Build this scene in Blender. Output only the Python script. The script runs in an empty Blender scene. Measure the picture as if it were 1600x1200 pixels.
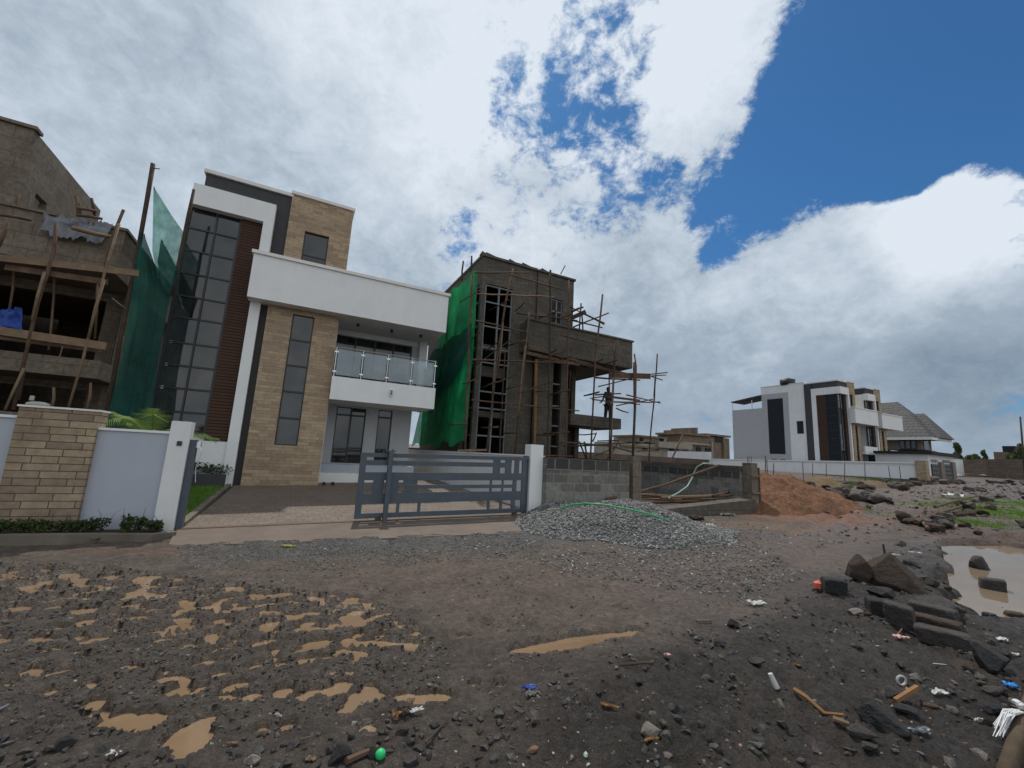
import bpy, bmesh, math, random
import numpy as np
from mathutils import Vector, Matrix

# ------------------------------------------------------------------ camera, sky, sun
SC = bpy.context.scene
COL = SC.collection
FPX, PITCH, ROLL, ROWAZ = 660.0, math.radians(9.6), math.radians(3.05), math.radians(63.2)
def _basis():
    cp, sp, c, s = math.cos(PITCH), math.sin(PITCH), math.cos(ROLL), math.sin(ROLL)
    R = np.array([[c, -s, 0], [s, c, 0], [0, 0, 1.0]])
    return np.array([R @ np.array([1.0, 0, 0]), R @ np.array([0, sp, cp]), R @ np.array([0, -cp, sp])])
CW = _basis()                                   # rows: world x,y,z in camera (right, down, forward)
cam = bpy.data.cameras.new('camera'); cam_o = bpy.data.objects.new('camera', cam); COL.objects.link(cam_o)
cam_o.matrix_world = Matrix([[CW[i][0], -CW[i][1], -CW[i][2], 0] for i in range(3)] + [[0, 0, 0, 1]])
cam.sensor_width = 36.0; cam.lens = 36.0 * FPX / 1600.0; cam.clip_start = 0.05; cam.clip_end = 9000
SC.camera = cam_o
def ray(px, py): return CW @ np.array([(px - 800) / FPX, (py - 600) / FPX, 1.0])
def wdir(px, py):
    r = ray(px, py); return r / np.linalg.norm(r)

SC.view_settings.view_transform = 'Standard'; SC.view_settings.look = 'None'
SC.view_settings.exposure = EXPOSURE = 0.0; SC.view_settings.gamma = 1.0
SUN_EL, SUN_AZ = math.radians(62), math.radians(-16)   # azimuth clockwise from +Y
sl = bpy.data.lights.new('sun', 'SUN'); sl.energy = 2.8; sl.angle = math.radians(0.9); sl.color = (1.0, 0.95, 0.87)
so = bpy.data.objects.new('sun', sl); COL.objects.link(so)
sdir = Vector((math.sin(SUN_AZ) * math.cos(SUN_EL), math.cos(SUN_AZ) * math.cos(SUN_EL), math.sin(SUN_EL)))
so.rotation_euler = sdir.to_track_quat('Z', 'Y').to_euler(); so.location = sdir * 60

W = bpy.data.worlds.new('World'); SC.world = W; W.use_nodes = True
def build_sky():
    nt = W.node_tree; N = nt.nodes; L = nt.links
    for n in list(N): N.remove(n)
    out = N.new('ShaderNodeOutputWorld')
    sky = N.new('ShaderNodeTexSky'); sky.sky_type = 'NISHITA'; sky.sun_disc = False
    sky.sun_elevation = SUN_EL; sky.sun_rotation = SUN_AZ; sky.air_density = 1.0; sky.dust_density = 0.4; sky.ozone_density = 2.0
    tc = N.new('ShaderNodeTexCoord')
    def math_(op, a, b=None, clamp=False):
        m = N.new('ShaderNodeMath'); m.operation = op; m.use_clamp = clamp
        for i, v in enumerate((a, b)):
            if v is None: continue
            if isinstance(v, (int, float)): m.inputs[i].default_value = v
            else: L.new(v, m.inputs[i])
        return m.outputs[0]
    def blob(px, py, inner, outer):
        d = wdir(px, py)
        v = N.new('ShaderNodeVectorMath'); v.operation = 'DOT_PRODUCT'; L.new(tc.outputs['Generated'], v.inputs[0]); v.inputs[1].default_value = d
        m = N.new('ShaderNodeMapRange'); m.interpolation_type = 'SMOOTHSTEP'; L.new(v.outputs['Value'], m.inputs[0])
        m.inputs[1].default_value = math.cos(math.radians(outer)); m.inputs[2].default_value = math.cos(math.radians(inner))
        return m.outputs[0]
    def noise(scale, detail, rough, dist=0.0, stretch=(1, 1, 1), off=(0, 0, 0)):
        mp = N.new('ShaderNodeMapping'); mp.inputs['Scale'].default_value = stretch; mp.inputs['Location'].default_value = off
        L.new(tc.outputs['Generated'], mp.inputs['Vector'])
        n = N.new('ShaderNodeTexNoise'); n.inputs['Scale'].default_value = scale; n.inputs['Detail'].default_value = detail
        n.inputs['Roughness'].default_value = rough; n.inputs['Distortion'].default_value = dist
        L.new(mp.outputs[0], n.inputs['Vector']); return n.outputs['Fac']
    def total(base, items):
        acc = base
        for w, s in items: acc = math_('ADD', acc, math_('MULTIPLY', s, w))
        return acc
    n1 = noise(5.5, 15, 0.62, 0.35, (1, 1, 1.5), (3.1, 1.7, 0.4))
    n2 = noise(15.0, 12, 0.66, 0.35, (1, 1, 1.4), (7.3, 2.2, 5.0))
    cov = total(0.92, [(w, blob(x, y, i, o)) for (w, x, y, i, o) in SKY_COVER])
    n4 = noise(44.0, 9, 0.66, 0.25, (1, 1, 1.2), (2.3, 6.2, 1.0))
    cov = total(cov, [(1.35, math_('SUBTRACT', n1, 0.5)), (1.35, math_('SUBTRACT', n2, 0.5)), (0.60, math_('SUBTRACT', n4, 0.5))])
    mk = N.new('ShaderNodeMapRange'); mk.interpolation_type = 'SMOOTHSTEP'; L.new(cov, mk.inputs[0])
    mk.inputs[1].default_value = 0.36; mk.inputs[2].default_value = 0.78
    n3 = noise(3.2, 12, 0.55, 0.3, (1, 1, 1.8), (1.2, 8.7, 3.3))
    br = total(0.50, [(w, blob(x, y, i, o)) for (w, x, y, i, o) in SKY_BRIGHT])
    br = total(br, [(0.62, math_('SUBTRACT', n3, 0.5)), (0.62, math_('SUBTRACT', n2, 0.5)), (0.35, math_('SUBTRACT', n1, 0.5)), (0.20, math_('SUBTRACT', n4, 0.5))])
    cr = N.new('ShaderNodeValToRGB'); L.new(br, cr.inputs[0]); e = cr.color_ramp.elements
    e[0].position = 0.0; e[0].color = (0.215, 0.285, 0.37, 1)
    e[1].position = 1.0; e[1].color = (0.74, 0.81, 0.89, 1)
    m2 = e.new(0.42); m2.color = (0.36, 0.44, 0.53, 1)
    m3 = e.new(0.70); m3.color = (0.55, 0.63, 0.72, 1)
    bg = N.new('ShaderNodeBackground'); bg.inputs['Strength'].default_value = 0.085
    tint = N.new('ShaderNodeMix'); tint.data_type = 'RGBA'; tint.blend_type = 'MULTIPLY'; tint.inputs[0].default_value = 1.0
    L.new(sky.outputs[0], tint.inputs[6]); tint.inputs[7].default_value = (0.36, 0.74, 1.02, 1)
    L.new(tint.outputs[2], bg.inputs['Color'])
    # added: unseen bright, warm cloud glow behind the camera to light the house fronts
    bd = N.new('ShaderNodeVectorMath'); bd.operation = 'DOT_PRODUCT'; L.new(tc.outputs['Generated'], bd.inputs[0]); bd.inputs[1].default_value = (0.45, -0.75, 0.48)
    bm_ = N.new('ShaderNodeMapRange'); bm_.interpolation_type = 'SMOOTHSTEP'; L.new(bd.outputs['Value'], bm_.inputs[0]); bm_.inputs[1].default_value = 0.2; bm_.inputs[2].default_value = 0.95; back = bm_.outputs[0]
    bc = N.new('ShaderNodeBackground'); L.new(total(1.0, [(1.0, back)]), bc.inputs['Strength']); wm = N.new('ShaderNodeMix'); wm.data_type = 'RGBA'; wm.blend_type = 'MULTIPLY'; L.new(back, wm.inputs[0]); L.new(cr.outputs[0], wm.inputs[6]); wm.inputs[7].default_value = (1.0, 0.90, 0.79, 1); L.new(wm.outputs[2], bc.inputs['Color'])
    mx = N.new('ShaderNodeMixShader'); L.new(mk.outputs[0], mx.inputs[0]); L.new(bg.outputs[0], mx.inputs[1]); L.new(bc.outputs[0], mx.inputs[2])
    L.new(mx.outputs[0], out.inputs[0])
# where the cloud cover opens (minus) and closes (plus), and where clouds are lit or grey
SKY_COVER = [(-0.95, 1480, 40, 4, 16), (-0.8, 1565, 150, 3, 13), (-0.55, 1400, 150, 3, 11), (-0.45, 1290, 190, 1, 8.5), (-0.5, 1240, 290, 1, 7.5), (-0.42, 1150, 350, 1, 6.5), (-0.4, 1130, 280, 1, 4), (-0.45, 1395, 235, 2, 5), (-0.5, 1592, 275, 1, 3.5), (-0.55, 1600, 390, .3, 2.2), (-0.3, 1120, 410, .5, 3), (-0.4, 1200, 220, 1, 4),
             (-0.25, 900, 190, 4, 17), (-0.14, 940, 120, .5, 8), (-0.14, 820, 150, .5, 5), (-0.26, 705, 355, .5, 4.5), (-0.36, 512, 172, 0.1, 1.6), (-0.26, 1555, 640, 1, 6), (-0.2, 1000, 330, 1, 8),
             (0.5, 1500, 350, 2, 7), (0.55, 1530, 262, .5, 4), (0.45, 1400, 390, 2, 8), (0.45, 300, 150, 15, 30), (0.5, 1250, 470, 4, 10), (0.22, 1060, 160, 2, 6), (0.2, 1160, 60, 1, 5), (0.3, 1450, 560, 4, 9), (0.25, 640, 80, 4, 12), (0.3, 980, 480, 4, 12)]
SKY_BRIGHT = [(0.10, 250, 200, 10, 32), (0.30, 1050, 120, 5, 18), (0.18, 800, 260, 6, 17), (0.26, 640, 40, 6, 20), (0.42, 1490, 310, 2, 9), (0.20, 1330, 440, 3, 12),
              (-0.26, 1400, 600, 4, 14), (-0.18, 1050, 640, 3, 12), (0.22, 1530, 420, 2, 8), (0.35, 900, -300, 12, 30), (-0.15, 1560, 560, 3, 9), (0.20, 800, 430, 4, 12), (0.15, 1100, 420, 2, 8)]
build_sky()

# ------------------------------------------------------------------ frames: u along the row of houses, v away from the street
FU = np.array([math.sin(ROWAZ), math.cos(ROWAZ)]); SV = np.array([-math.cos(ROWAZ), math.sin(ROWAZ)])
ROT = math.atan2(FU[1], FU[0])
EYE, GB, GC = 1.75, 0.00852, 0.03107            # the street climbs gently away from the camera
def uv_xy(u, v): return FU[0] * u + SV[0] * v, FU[1] * u + SV[1] * v
def xy_uv(x, y): return x * FU[0] + y * FU[1], x * SV[0] + y * SV[1]
def plane_xy(x, y):
    t = GB * x + GC * y
    return -EYE + np.where(t < 2.6, t, 2.6 + 1.5 * np.tanh((t - 2.6) / 1.5))
def zg(u, v):
    x, y = uv_xy(u, v); return float(plane_xy(x, y))
def gxy(px, py):
    r = ray(px, py); t = -EYE / (r[2] - GB * r[0] - GC * r[1]); return float(r[0] * t), float(r[1] * t)
def guv(px, py): return xy_uv(*gxy(px, py))
def at_v(px, py, v):
    r = ray(px, py); t = v / (r[0] * SV[0] + r[1] * SV[1]); u, _ = xy_uv(r[0] * t, r[1] * t); return (u, v, r[2] * t)
def at_u(px, py, u):
    r = ray(px, py); t = u / (r[0] * FU[0] + r[1] * FU[1]); _, v = xy_uv(r[0] * t, r[1] * t); return (u, v, r[2] * t)

# ------------------------------------------------------------------ numpy noise
_rng = np.random.RandomState(7); _perm = _rng.permutation(512)
_perm = np.concatenate([_perm, _perm, _perm]); _ang = _rng.rand(512) * 2 * math.pi
def pn(x, y):
    x = np.asarray(x, float); y = np.asarray(y, float)
    xi = np.floor(x).astype(int); yi = np.floor(y).astype(int); xf = x - xi; yf = y - yi
    xi &= 511; yi &= 511
    def g(ix, iy, dx, dy):
        a = _ang[_perm[(_perm[ix & 511] + iy) & 511] & 511]; return np.cos(a) * dx + np.sin(a) * dy
    w = lambda t: t * t * t * (t * (t * 6 - 15) + 10)
    u, v = w(xf), w(yf)
    a = g(xi, yi, xf, yf); b = g(xi + 1, yi, xf - 1, yf); c = g(xi, yi + 1, xf, yf - 1); d = g(xi + 1, yi + 1, xf - 1, yf - 1)
    return (a + u * (b - a)) + v * ((c + u * (d - c)) - (a + u * (b - a)))
def fbm(x, y, o=4, s=1.0):
    r = 0; a = 1.0
    for i in range(o):
        r = r + a * pn(x * s + 17.3 * i, y * s - 9.1 * i); a *= 0.5; s *= 2.03
    return r
def sstep(a, b, x):
    t = np.clip((x - a) / (b - a), 0, 1); return t * t * (3 - 2 * t)

# ------------------------------------------------------------------ materials
def new_mat(name):
    m = bpy.data.materials.new(name); m.use_nodes = True
    nt = m.node_tree; b = nt.nodes['Principled BSDF']; return m, nt, b
class NT:
    def __init__(s, nt): s.nt = nt; s.tc = None
    def n(s, t, **kw):
        n = s.nt.nodes.new(t)
        for k, v in kw.items(): setattr(n, k, v)
        return n
    def l(s, a, b): s.nt.links.new(a, b)
    def coord(s, kind='Object'):
        if s.tc is None: s.tc = s.n('ShaderNodeTexCoord')
        return s.tc.outputs[kind]
    def wall(s):                                     # (x + y, z): bricks run round the corners of axis aligned walls
        sp = s.n('ShaderNodeSeparateXYZ'); s.l(s.coord(), sp.inputs[0])
        a = s.n('ShaderNodeMath', operation='ADD'); s.l(sp.outputs[0], a.inputs[0]); s.l(sp.outputs[1], a.inputs[1])
        c = s.n('ShaderNodeCombineXYZ'); s.l(a.outputs[0], c.inputs[0]); s.l(sp.outputs[2], c.inputs[1]); return c.outputs[0]
    def noise(s, scale, detail=6, rough=0.55, vec=None, stretch=None, dist=0):
        v = vec or s.coord()
        if stretch:
            mp = s.n('ShaderNodeMapping'); mp.inputs['Scale'].default_value = stretch; s.l(v, mp.inputs[0]); v = mp.outputs[0]
        n = s.n('ShaderNodeTexNoise'); n.inputs['Scale'].default_value = scale; n.inputs['Detail'].default_value = detail
        n.inputs['Roughness'].default_value = rough; n.inputs['Distortion'].default_value = dist; s.l(v, n.inputs['Vector']); return n.outputs['Fac']
    def ramp(s, fac, stops):
        r = s.n('ShaderNodeValToRGB'); s.l(fac, r.inputs[0]); e = r.color_ramp.elements
        while len(e) < len(stops): e.new(0.5)
        for i, (p, c) in enumerate(stops):
            e[i].position = p; e[i].color = (*c, 1) if not isinstance(c, (int, float)) else (c, c, c, 1)
        return r.outputs[0]
    def mix(s, fac, a, b, mode='MIX'):
        m = s.n('ShaderNodeMix', data_type='RGBA', blend_type=mode)
        for i, v in ((0, fac), (6, a), (7, b)):
            if isinstance(v, (int, float)): m.inputs[i].default_value = v
            elif isinstance(v, tuple): m.inputs[i].default_value = (*v, 1)
            else: s.l(v, m.inputs[i])
        return m.outputs[2]
    def bump(s, bsdf, h, strength=0.3, dist=0.02):
        b = s.n('ShaderNodeBump'); b.inputs['Strength'].default_value = strength; b.inputs['Distance'].default_value = dist
        s.l(h, b.inputs['Height']); s.l(b.outputs[0], bsdf.inputs['Normal'])
def sc3(c, k): return tuple(min(1, x * k) for x in c)
def plain(name, base, rough=0.7, var=0.18, scale=6.0, spec=0.4, bump=0.15, bscale=60, streak=0.0, dirt=None, metal=0.0):
    m, nt, b = new_mat(name); t = NT(nt)
    n = t.noise(scale, 8, 0.6)
    c = t.ramp(n, [(0.25, sc3(base, 1 - var)), (0.75, sc3(base, 1 + var))])
    if streak:
        s2 = t.noise(1.6, 9, 0.68, stretch=(1.7, 1.7, 0.35), dist=0.6)
        c = t.mix(t.ramp(s2, [(0.45, 0.0), (0.75, streak)]), c, sc3(dirt or base, 0.5 if not dirt else 1))
    elif dirt:
        s2 = t.noise(1.3, 8, 0.65)
        c = t.mix(t.ramp(s2, [(0.48, 0.0), (0.72, 0.8)]), c, dirt)
    t.l(c, b.inputs['Base Color']); b.inputs['Roughness'].default_value = rough
    b.inputs['Specular IOR Level'].default_value = spec; b.inputs['Metallic'].default_value = metal
    if bump: t.bump(b, t.noise(bscale, 8, 0.7) if 'rock' in name or 'stone' in name else t.noise(bscale, 5, 0.6), bump, 0.05 if 'rock' in name or 'stone' in name else 0.01)
    return m
def bricks(name, c1, c2, mortar, w, h, ms=0.006, bump=0.5, rough=0.85, stain=None, off=0.5, patch=0.25, wall=True):
    m, nt, b = new_mat(name); t = NT(nt)
    v = t.wall() if wall else t.coord()
    def bk(offset, sq):
        k = t.n('ShaderNodeTexBrick'); t.l(v, k.inputs['Vector']); k.offset = offset; k.squash = sq; k.squash_frequency = 3
        k.inputs['Scale'].default_value = 1; k.inputs['Brick Width'].default_value = w; k.inputs['Row Height'].default_value = h
        k.inputs['Mortar Size'].default_value = ms; k.inputs['Mortar Smooth'].default_value = 0.3; k.inputs['Bias'].default_value = 0
        k.inputs['Color1'].default_value = (*c1, 1); k.inputs['Color2'].default_value = (*c2, 1); k.inputs['Mortar'].default_value = (*mortar, 1); return k
    k = bk(off, 0.72)
    c = k.outputs[0]
    n = t.noise(9, 8, 0.65)
    c = t.mix(1.0, c, t.ramp(n, [(0.3, 1 - patch), (0.7, 1.0)]), 'MULTIPLY')
    if stain:
        s2 = t.noise(0.9, 9, 0.65); c = t.mix(t.ramp(s2, [(0.5, 0.0), (0.7, 0.75)]), c, stain)
    t.l(c, b.inputs['Base Color']); b.inputs['Roughness'].default_value = rough; b.inputs['Specular IOR Level'].default_value = 0.25
    inv = t.n('ShaderNodeMath', operation='MULTIPLY_ADD'); t.l(k.outputs['Fac'], inv.inputs[0]); inv.inputs[1].default_value = -1.0; t.l(t.noise(40, 6, 0.6), inv.inputs[2])
    t.bump(b, inv.outputs[0], bump, 0.012)
    return m
M = {}
M['white'] = plain('white_plaster', (0.72, 0.72, 0.715), 0.75, 0.05, 1.4, 0.3, 0.12, 90, streak=0.16, dirt=(0.52, 0.49, 0.45))
M['white_worn'] = plain('white_plaster_weathered', (0.66, 0.66, 0.66), 0.8, 0.05, 2.0, 0.3, 0.12, 70, streak=0.25, dirt=(0.42, 0.37, 0.32))
M['grey_paint'] = plain('grey_painted_plaster', (0.385, 0.405, 0.46), 0.75, 0.05, 2.0, 0.3, 0.15, 80)
M['cap'] = plain('pale_coping', (0.70, 0.67, 0.64), 0.8, 0.08, 3.0, 0.3, 0.1, 50)
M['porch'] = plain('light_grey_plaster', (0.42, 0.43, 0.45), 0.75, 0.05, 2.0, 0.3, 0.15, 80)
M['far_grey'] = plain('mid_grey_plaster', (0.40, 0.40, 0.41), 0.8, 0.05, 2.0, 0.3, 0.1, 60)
M['dark_fascia'] = plain('charcoal_plaster', (0.055, 0.053, 0.055), 0.8, 0.12, 5, 0.3, 0.15, 70)
M['stone'] = bricks('sandstone_cladding', (0.50, 0.375, 0.25), (0.32, 0.235, 0.16), (0.21, 0.155, 0.11), 0.42, 0.105, 0.004, 0.5, stain=(0.27, 0.20, 0.14), patch=0.3)
M['pier_stone'] = bricks('sandstone_pier_blocks', (0.45, 0.345, 0.235), (0.27, 0.205, 0.15), (0.11, 0.08, 0.055), 0.42, 0.112, 0.007, 0.7, stain=(0.17, 0.12, 0.085), patch=0.35)
M['brown'] = bricks('brown_slat_cladding', (0.085, 0.045, 0.03), (0.07, 0.037, 0.026), (0.02, 0.012, 0.009), 9.0, 0.10, 0.012, 0.8, patch=0.15)
M['frame'] = plain('dark_aluminium', (0.018, 0.019, 0.022), 0.45, 0.1, 5, 0.5, 0)
M['steel'] = plain('brushed_steel', (0.62, 0.63, 0.64), 0.3, 0.05, 20, 0.5, 0, metal=0.9)
M['gate'] = plain('grey_gate_paint', (0.070, 0.087, 0.108), 0.5, 0.14, 5, 0.4, 0.05, 60, streak=0.35, dirt=(0.055, 0.055, 0.055))
M['concrete'] = bricks('raw_concrete', (0.150, 0.130, 0.106), (0.112, 0.097, 0.079), (0.095, 0.082, 0.067), 0.42, 0.21, 0.012, 0.35, stain=(0.062, 0.052, 0.043), patch=0.5)
M['concrete_old'] = bricks('raw_plaster', (0.235, 0.19, 0.147), (0.195, 0.157, 0.12), (0.125, 0.098, 0.075), 0.9, 0.42, 0.01, 0.3, stain=(0.085, 0.064, 0.048), patch=0.5)
M['block'] = bricks('grey_concrete_blocks', (0.30, 0.29, 0.26), (0.16, 0.15, 0.135), (0.33, 0.31, 0.28), 0.42, 0.215, 0.012, 0.6, stain=(0.13, 0.12, 0.105), patch=0.45)
M['wood'] = plain('weathered_timber', (0.115, 0.07, 0.046), 0.85, 0.4, 5, 0.25, 0.4, 30, dirt=(0.045, 0.028, 0.02))
M['wood_pale'] = plain('pale_timber', (0.185, 0.125, 0.08), 0.8, 0.3, 6, 0.25, 0.3, 30, dirt=(0.14, 0.085, 0.05))
M['wood_dark'] = plain('dark_timber', (0.06, 0.04, 0.03), 0.85, 0.35, 6, 0.25, 0.3, 30)
M['wood_orange'] = plain('fresh_timber', (0.22, 0.115, 0.05), 0.8, 0.2, 8, 0.25, 0.25, 40)
M['apron'] = plain('brown_concrete_apron', (0.125, 0.097, 0.078), 0.75, 0.32, 1.6, 0.35, 0.3, 30, dirt=(0.10, 0.07, 0.05))
M['kerb'] = plain('kerb_concrete', (0.155, 0.13, 0.105), 0.85, 0.25, 3, 0.25, 0.3, 30, dirt=(0.10, 0.08, 0.06))
M['soil'] = plain('garden_soil', (0.06, 0.04, 0.028), 0.95, 0.3, 8, 0.2, 0.6, 30)
M['pave'] = bricks('interlocking_pavers', (0.225, 0.175, 0.14), (0.165, 0.125, 0.10), (0.08, 0.06, 0.048), 0.22, 0.11, 0.008, 0.5, rough=0.6, stain=(0.11, 0.08, 0.06), wall=False)
M['rock'] = plain('dark_volcanic_rock', (0.062, 0.054, 0.05), 0.85, 0.4, 7, 0.3, 0.8, 22)
M['rock_brown'] = plain('brown_volcanic_rock', (0.070, 0.050, 0.039), 0.9, 0.45, 5, 0.25, 1.0, 16, dirt=(0.035, 0.028, 0.025))
M['rock_black'] = plain('black_volcanic_rock', (0.026, 0.025, 0.026), 0.8, 0.4, 8, 0.35, 0.8, 22)
M['rock_grey'] = plain('grey_stone', (0.20, 0.175, 0.15), 0.85, 0.3, 6, 0.3, 0.7, 22)
M['rubble'] = plain('rubble_rock', (0.105, 0.09, 0.08), 0.9, 0.5, 3, 0.25, 0.8, 12, dirt=(0.05, 0.045, 0.042))
M['skin'] = plain('dark_skin', (0.07, 0.04, 0.028), 0.6, 0.1, 10, 0.4, 0)
M['cloth_dark'] = plain('dark_workwear', (0.03, 0.03, 0.035), 0.9, 0.2, 8, 0.2, 0.2, 40)
M['hair'] = plain('black_hair', (0.01, 0.009, 0.009), 0.8, 0.2, 30, 0.2, 0.3, 90)
M['plastic_white'] = plain('white_plastic', (0.52, 0.51, 0.48), 0.6, 0.2, 14, 0.3, 0.2, 30, dirt=(0.28, 0.25, 0.21))
M['plastic_red'] = plain('red_plastic', (0.62, 0.13, 0.08), 0.5, 0.2, 14, 0.4, 0.1, 20)
M['plastic_pink'] = plain('pink_plastic', (0.62, 0.36, 0.32), 0.6, 0.1, 14, 0.4, 0.1, 20)
M['plastic_blue'] = plain('blue_plastic', (0.02, 0.22, 0.62), 0.5, 0.1, 10, 0.4, 0.1, 20)
M['tarp_blue'] = plain('blue_tarp', (0.015, 0.05, 0.26), 0.55, 0.3, 10, 0.4, 0.2, 20)
M['plastic_green'] = plain('green_plastic', (0.02, 0.45, 0.14), 0.45, 0.1, 10, 0.4, 0.05, 20)
M['hose'] = plain('green_hose', (0.035, 0.33, 0.12), 0.4, 0.1, 6, 0.5, 0)
M['hose_pale'] = plain('pale_green_hose', (0.28, 0.42, 0.33), 0.45, 0.2, 6, 0.5, 0)
M['tarp_grey'] = plain('grey_plastic_sheet', (0.115, 0.12, 0.135), 0.4, 0.4, 6, 0.5, 0.2, 12)
M['iron'] = plain('rusty_iron', (0.08, 0.05, 0.035), 0.7, 0.3, 12, 0.4, 0.1, 40)
M['flower'] = plain('yellow_petal', (0.42, 0.34, 0.05), 0.7, 0.2, 14, 0.3, 0)
M['rope'] = plain('white_rope', (0.62, 0.62, 0.62), 0.9, 0.2, 60, 0.2, 0.5, 160)
M['tank'] = plain('black_tank', (0.02, 0.02, 0.022), 0.5, 0.1, 5, 0.4, 0)
M['far_pale'] = plain('distant_pale_plaster', (0.30, 0.265, 0.22), 0.9, 0.15, 0.8, 0.2, 0, dirt=(0.20, 0.17, 0.14))
M['far_brown'] = plain('distant_brown_blocks', (0.19, 0.145, 0.105), 0.9, 0.25, 0.6, 0.2, 0, dirt=(0.10, 0.08, 0.065))
M['far_dark'] = plain('dark_opening', (0.02, 0.02, 0.022), 0.7, 0.1, 3, 0.3, 0)
M['block_damp'] = bricks('damp_dark_blocks', (0.11, 0.105, 0.10), (0.06, 0.058, 0.056), (0.22, 0.21, 0.19), 0.42, 0.28, 0.02, 0.6, patch=0.4)
M['brown_wall'] = bricks('brown_block_wall', (0.17, 0.125, 0.10), (0.12, 0.09, 0.075), (0.09, 0.07, 0.06), 0.6, 0.3, 0.02, 0.4, patch=0.3)
M['taupe'] = plain('taupe_plaster', (0.215, 0.17, 0.145), 0.85, 0.1, 1, 0.25, 0.1, 30)
M['bark'] = plain('tree_bark', (0.09, 0.065, 0.045), 0.9, 0.3, 8, 0.2, 0.5, 30)
def leaf_mat(name, a, b_, rough=0.6):
    m, nt, b = new_mat(name); t = NT(nt)
    c = t.ramp(t.noise(2.2, 4, 0.6), [(0.3, a), (0.7, b_)])
    t.l(c, b.inputs['Base Color']); b.inputs['Roughness'].default_value = rough; b.inputs['Specular IOR Level'].default_value = 0.3
    tr = t.n('ShaderNodeBsdfTranslucent'); t.l(c, tr.inputs[0])
    mx = t.n('ShaderNodeMixShader'); mx.inputs[0].default_value = 0.35
    t.l(b.outputs[0], mx.inputs[1]); t.l(tr.outputs[0], mx.inputs[2]); t.l(mx.outputs[0], nt.nodes['Material Output'].inputs[0]); return m
M['leaf'] = leaf_mat('shrub_leaf', (0.035, 0.055, 0.02), (0.085, 0.115, 0.035))
M['palm'] = leaf_mat('palm_leaf', (0.10, 0.17, 0.03), (0.22, 0.32, 0.07))
M['grass'] = leaf_mat('lawn_grass', (0.09, 0.19, 0.02), (0.17, 0.30, 0.05))
M['weed'] = leaf_mat('weed_grass', (0.06, 0.10, 0.025), (0.13, 0.17, 0.05))
M['tree_leaf'] = leaf_mat('tree_leaf', (0.06, 0.085, 0.04), (0.14, 0.17, 0.075))
def glass_dark(name, base=(0.012, 0.014, 0.018), rough=0.04, curtain=0.0):
    m, nt, b = new_mat(name); t = NT(nt)
    if curtain:
        w = t.noise(3.0, 5, 0.6, vec=t.wall(), stretch=(9, 0.35, 1))
        p = t.noise(0.55, 2, 0.5, vec=t.wall(), stretch=(2.2, 0.6, 1))
        f = t.mix(1.0, t.ramp(w, [(0.35, 0.2), (0.7, 1.0)]), t.ramp(p, [(0.42, 0.0), (0.6, 1.0)]), 'MULTIPLY')
        t.l(t.mix(f, base, (curtain, curtain * 1.05, curtain * 1.12)), b.inputs['Base Color'])
    else: b.inputs['Base Color'].default_value = (*base, 1)
    b.inputs['Roughness'].default_value = rough; b.inputs['IOR'].default_value = 1.65; b.inputs['Specular IOR Level'].default_value = 0.5
    t.bump(b, t.noise(0.9, 2, 0.5), 0.06, 0.05)
    return m
M['glass'] = glass_dark('tinted_window_glass', curtain=0.035)
M['glass_far'] = glass_dark('dull_dark_glass', (0.012, 0.013, 0.016), 0.12); M['glass_far'].node_tree.nodes['Principled BSDF'].inputs['IOR'].default_value = 1.28
M['glass_black'] = glass_dark('black_window_glass', (0.008, 0.009, 0.011), 0.05)
def clear_glass():
    m, nt, b = new_mat('railing_glass'); t = NT(nt)
    nt.nodes.remove(b)
    tr = t.n('ShaderNodeBsdfTransparent'); tr.inputs[0].default_value = (0.62, 0.70, 0.72, 1)
    gl = t.n('ShaderNodeBsdfGlossy'); gl.inputs['Roughness'].default_value = 0.03; gl.inputs[0].default_value = (0.9, 0.95, 1, 1)
    fr = t.n('ShaderNodeFresnel'); fr.inputs[0].default_value = 1.6
    ad = t.n('ShaderNodeMath', operation='ADD'); t.l(fr.outputs[0], ad.inputs[0]); ad.inputs[1].default_value = 0.06
    mx = t.n('ShaderNodeMixShader'); t.l(ad.outputs[0], mx.inputs[0]); t.l(tr.outputs[0], mx.inputs[1]); t.l(gl.outputs[0], mx.inputs[2])
    t.l(mx.outputs[0], nt.nodes['Material Output'].inputs[0]); return m
M['rail_glass'] = clear_glass()
def net(name, a, b_, see=0.2, trans=0.45):
    m, nt, b = new_mat(name); t = NT(nt)
    c = t.ramp(t.noise(1.4, 8, 0.6), [(0.3, a), (0.7, b_)]); c = t.mix(t.ramp(t.noise(0.8, 9, 0.7, stretch=(1, 1, .5)), [(0.45, 0.0), (0.75, 0.5)]), c, (0.06, 0.10, 0.075))
    t.l(c, b.inputs['Base Color']); b.inputs['Roughness'].default_value = 0.7; b.inputs['Specular IOR Level'].default_value = 0.2
    tr = t.n('ShaderNodeBsdfTranslucent'); t.l(c, tr.inputs[0])
    m1 = t.n('ShaderNodeMixShader'); m1.inputs[0].default_value = trans; t.l(b.outputs[0], m1.inputs[1]); t.l(tr.outputs[0], m1.inputs[2])
    tp = t.n('ShaderNodeBsdfTransparent'); tp.inputs[0].default_value = (0.8, 1, 0.9, 1)
    fac = t.ramp(t.noise(2.5, 8, 0.7), [(0.3, see * 0.4), (0.8, min(1, see * 1.8))])
    m2 = t.n('ShaderNodeMixShader'); t.l(fac, m2.inputs[0]); t.l(m1.outputs[0], m2.inputs[1]); t.l(tp.outputs[0], m2.inputs[2])
    t.l(m2.outputs[0], nt.nodes['Material Output'].inputs[0]); return m
M['net_green'] = net('green_safety_net', (0.004, 0.22, 0.072), (0.02, 0.45, 0.16), 0.17, 0.5)
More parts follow.
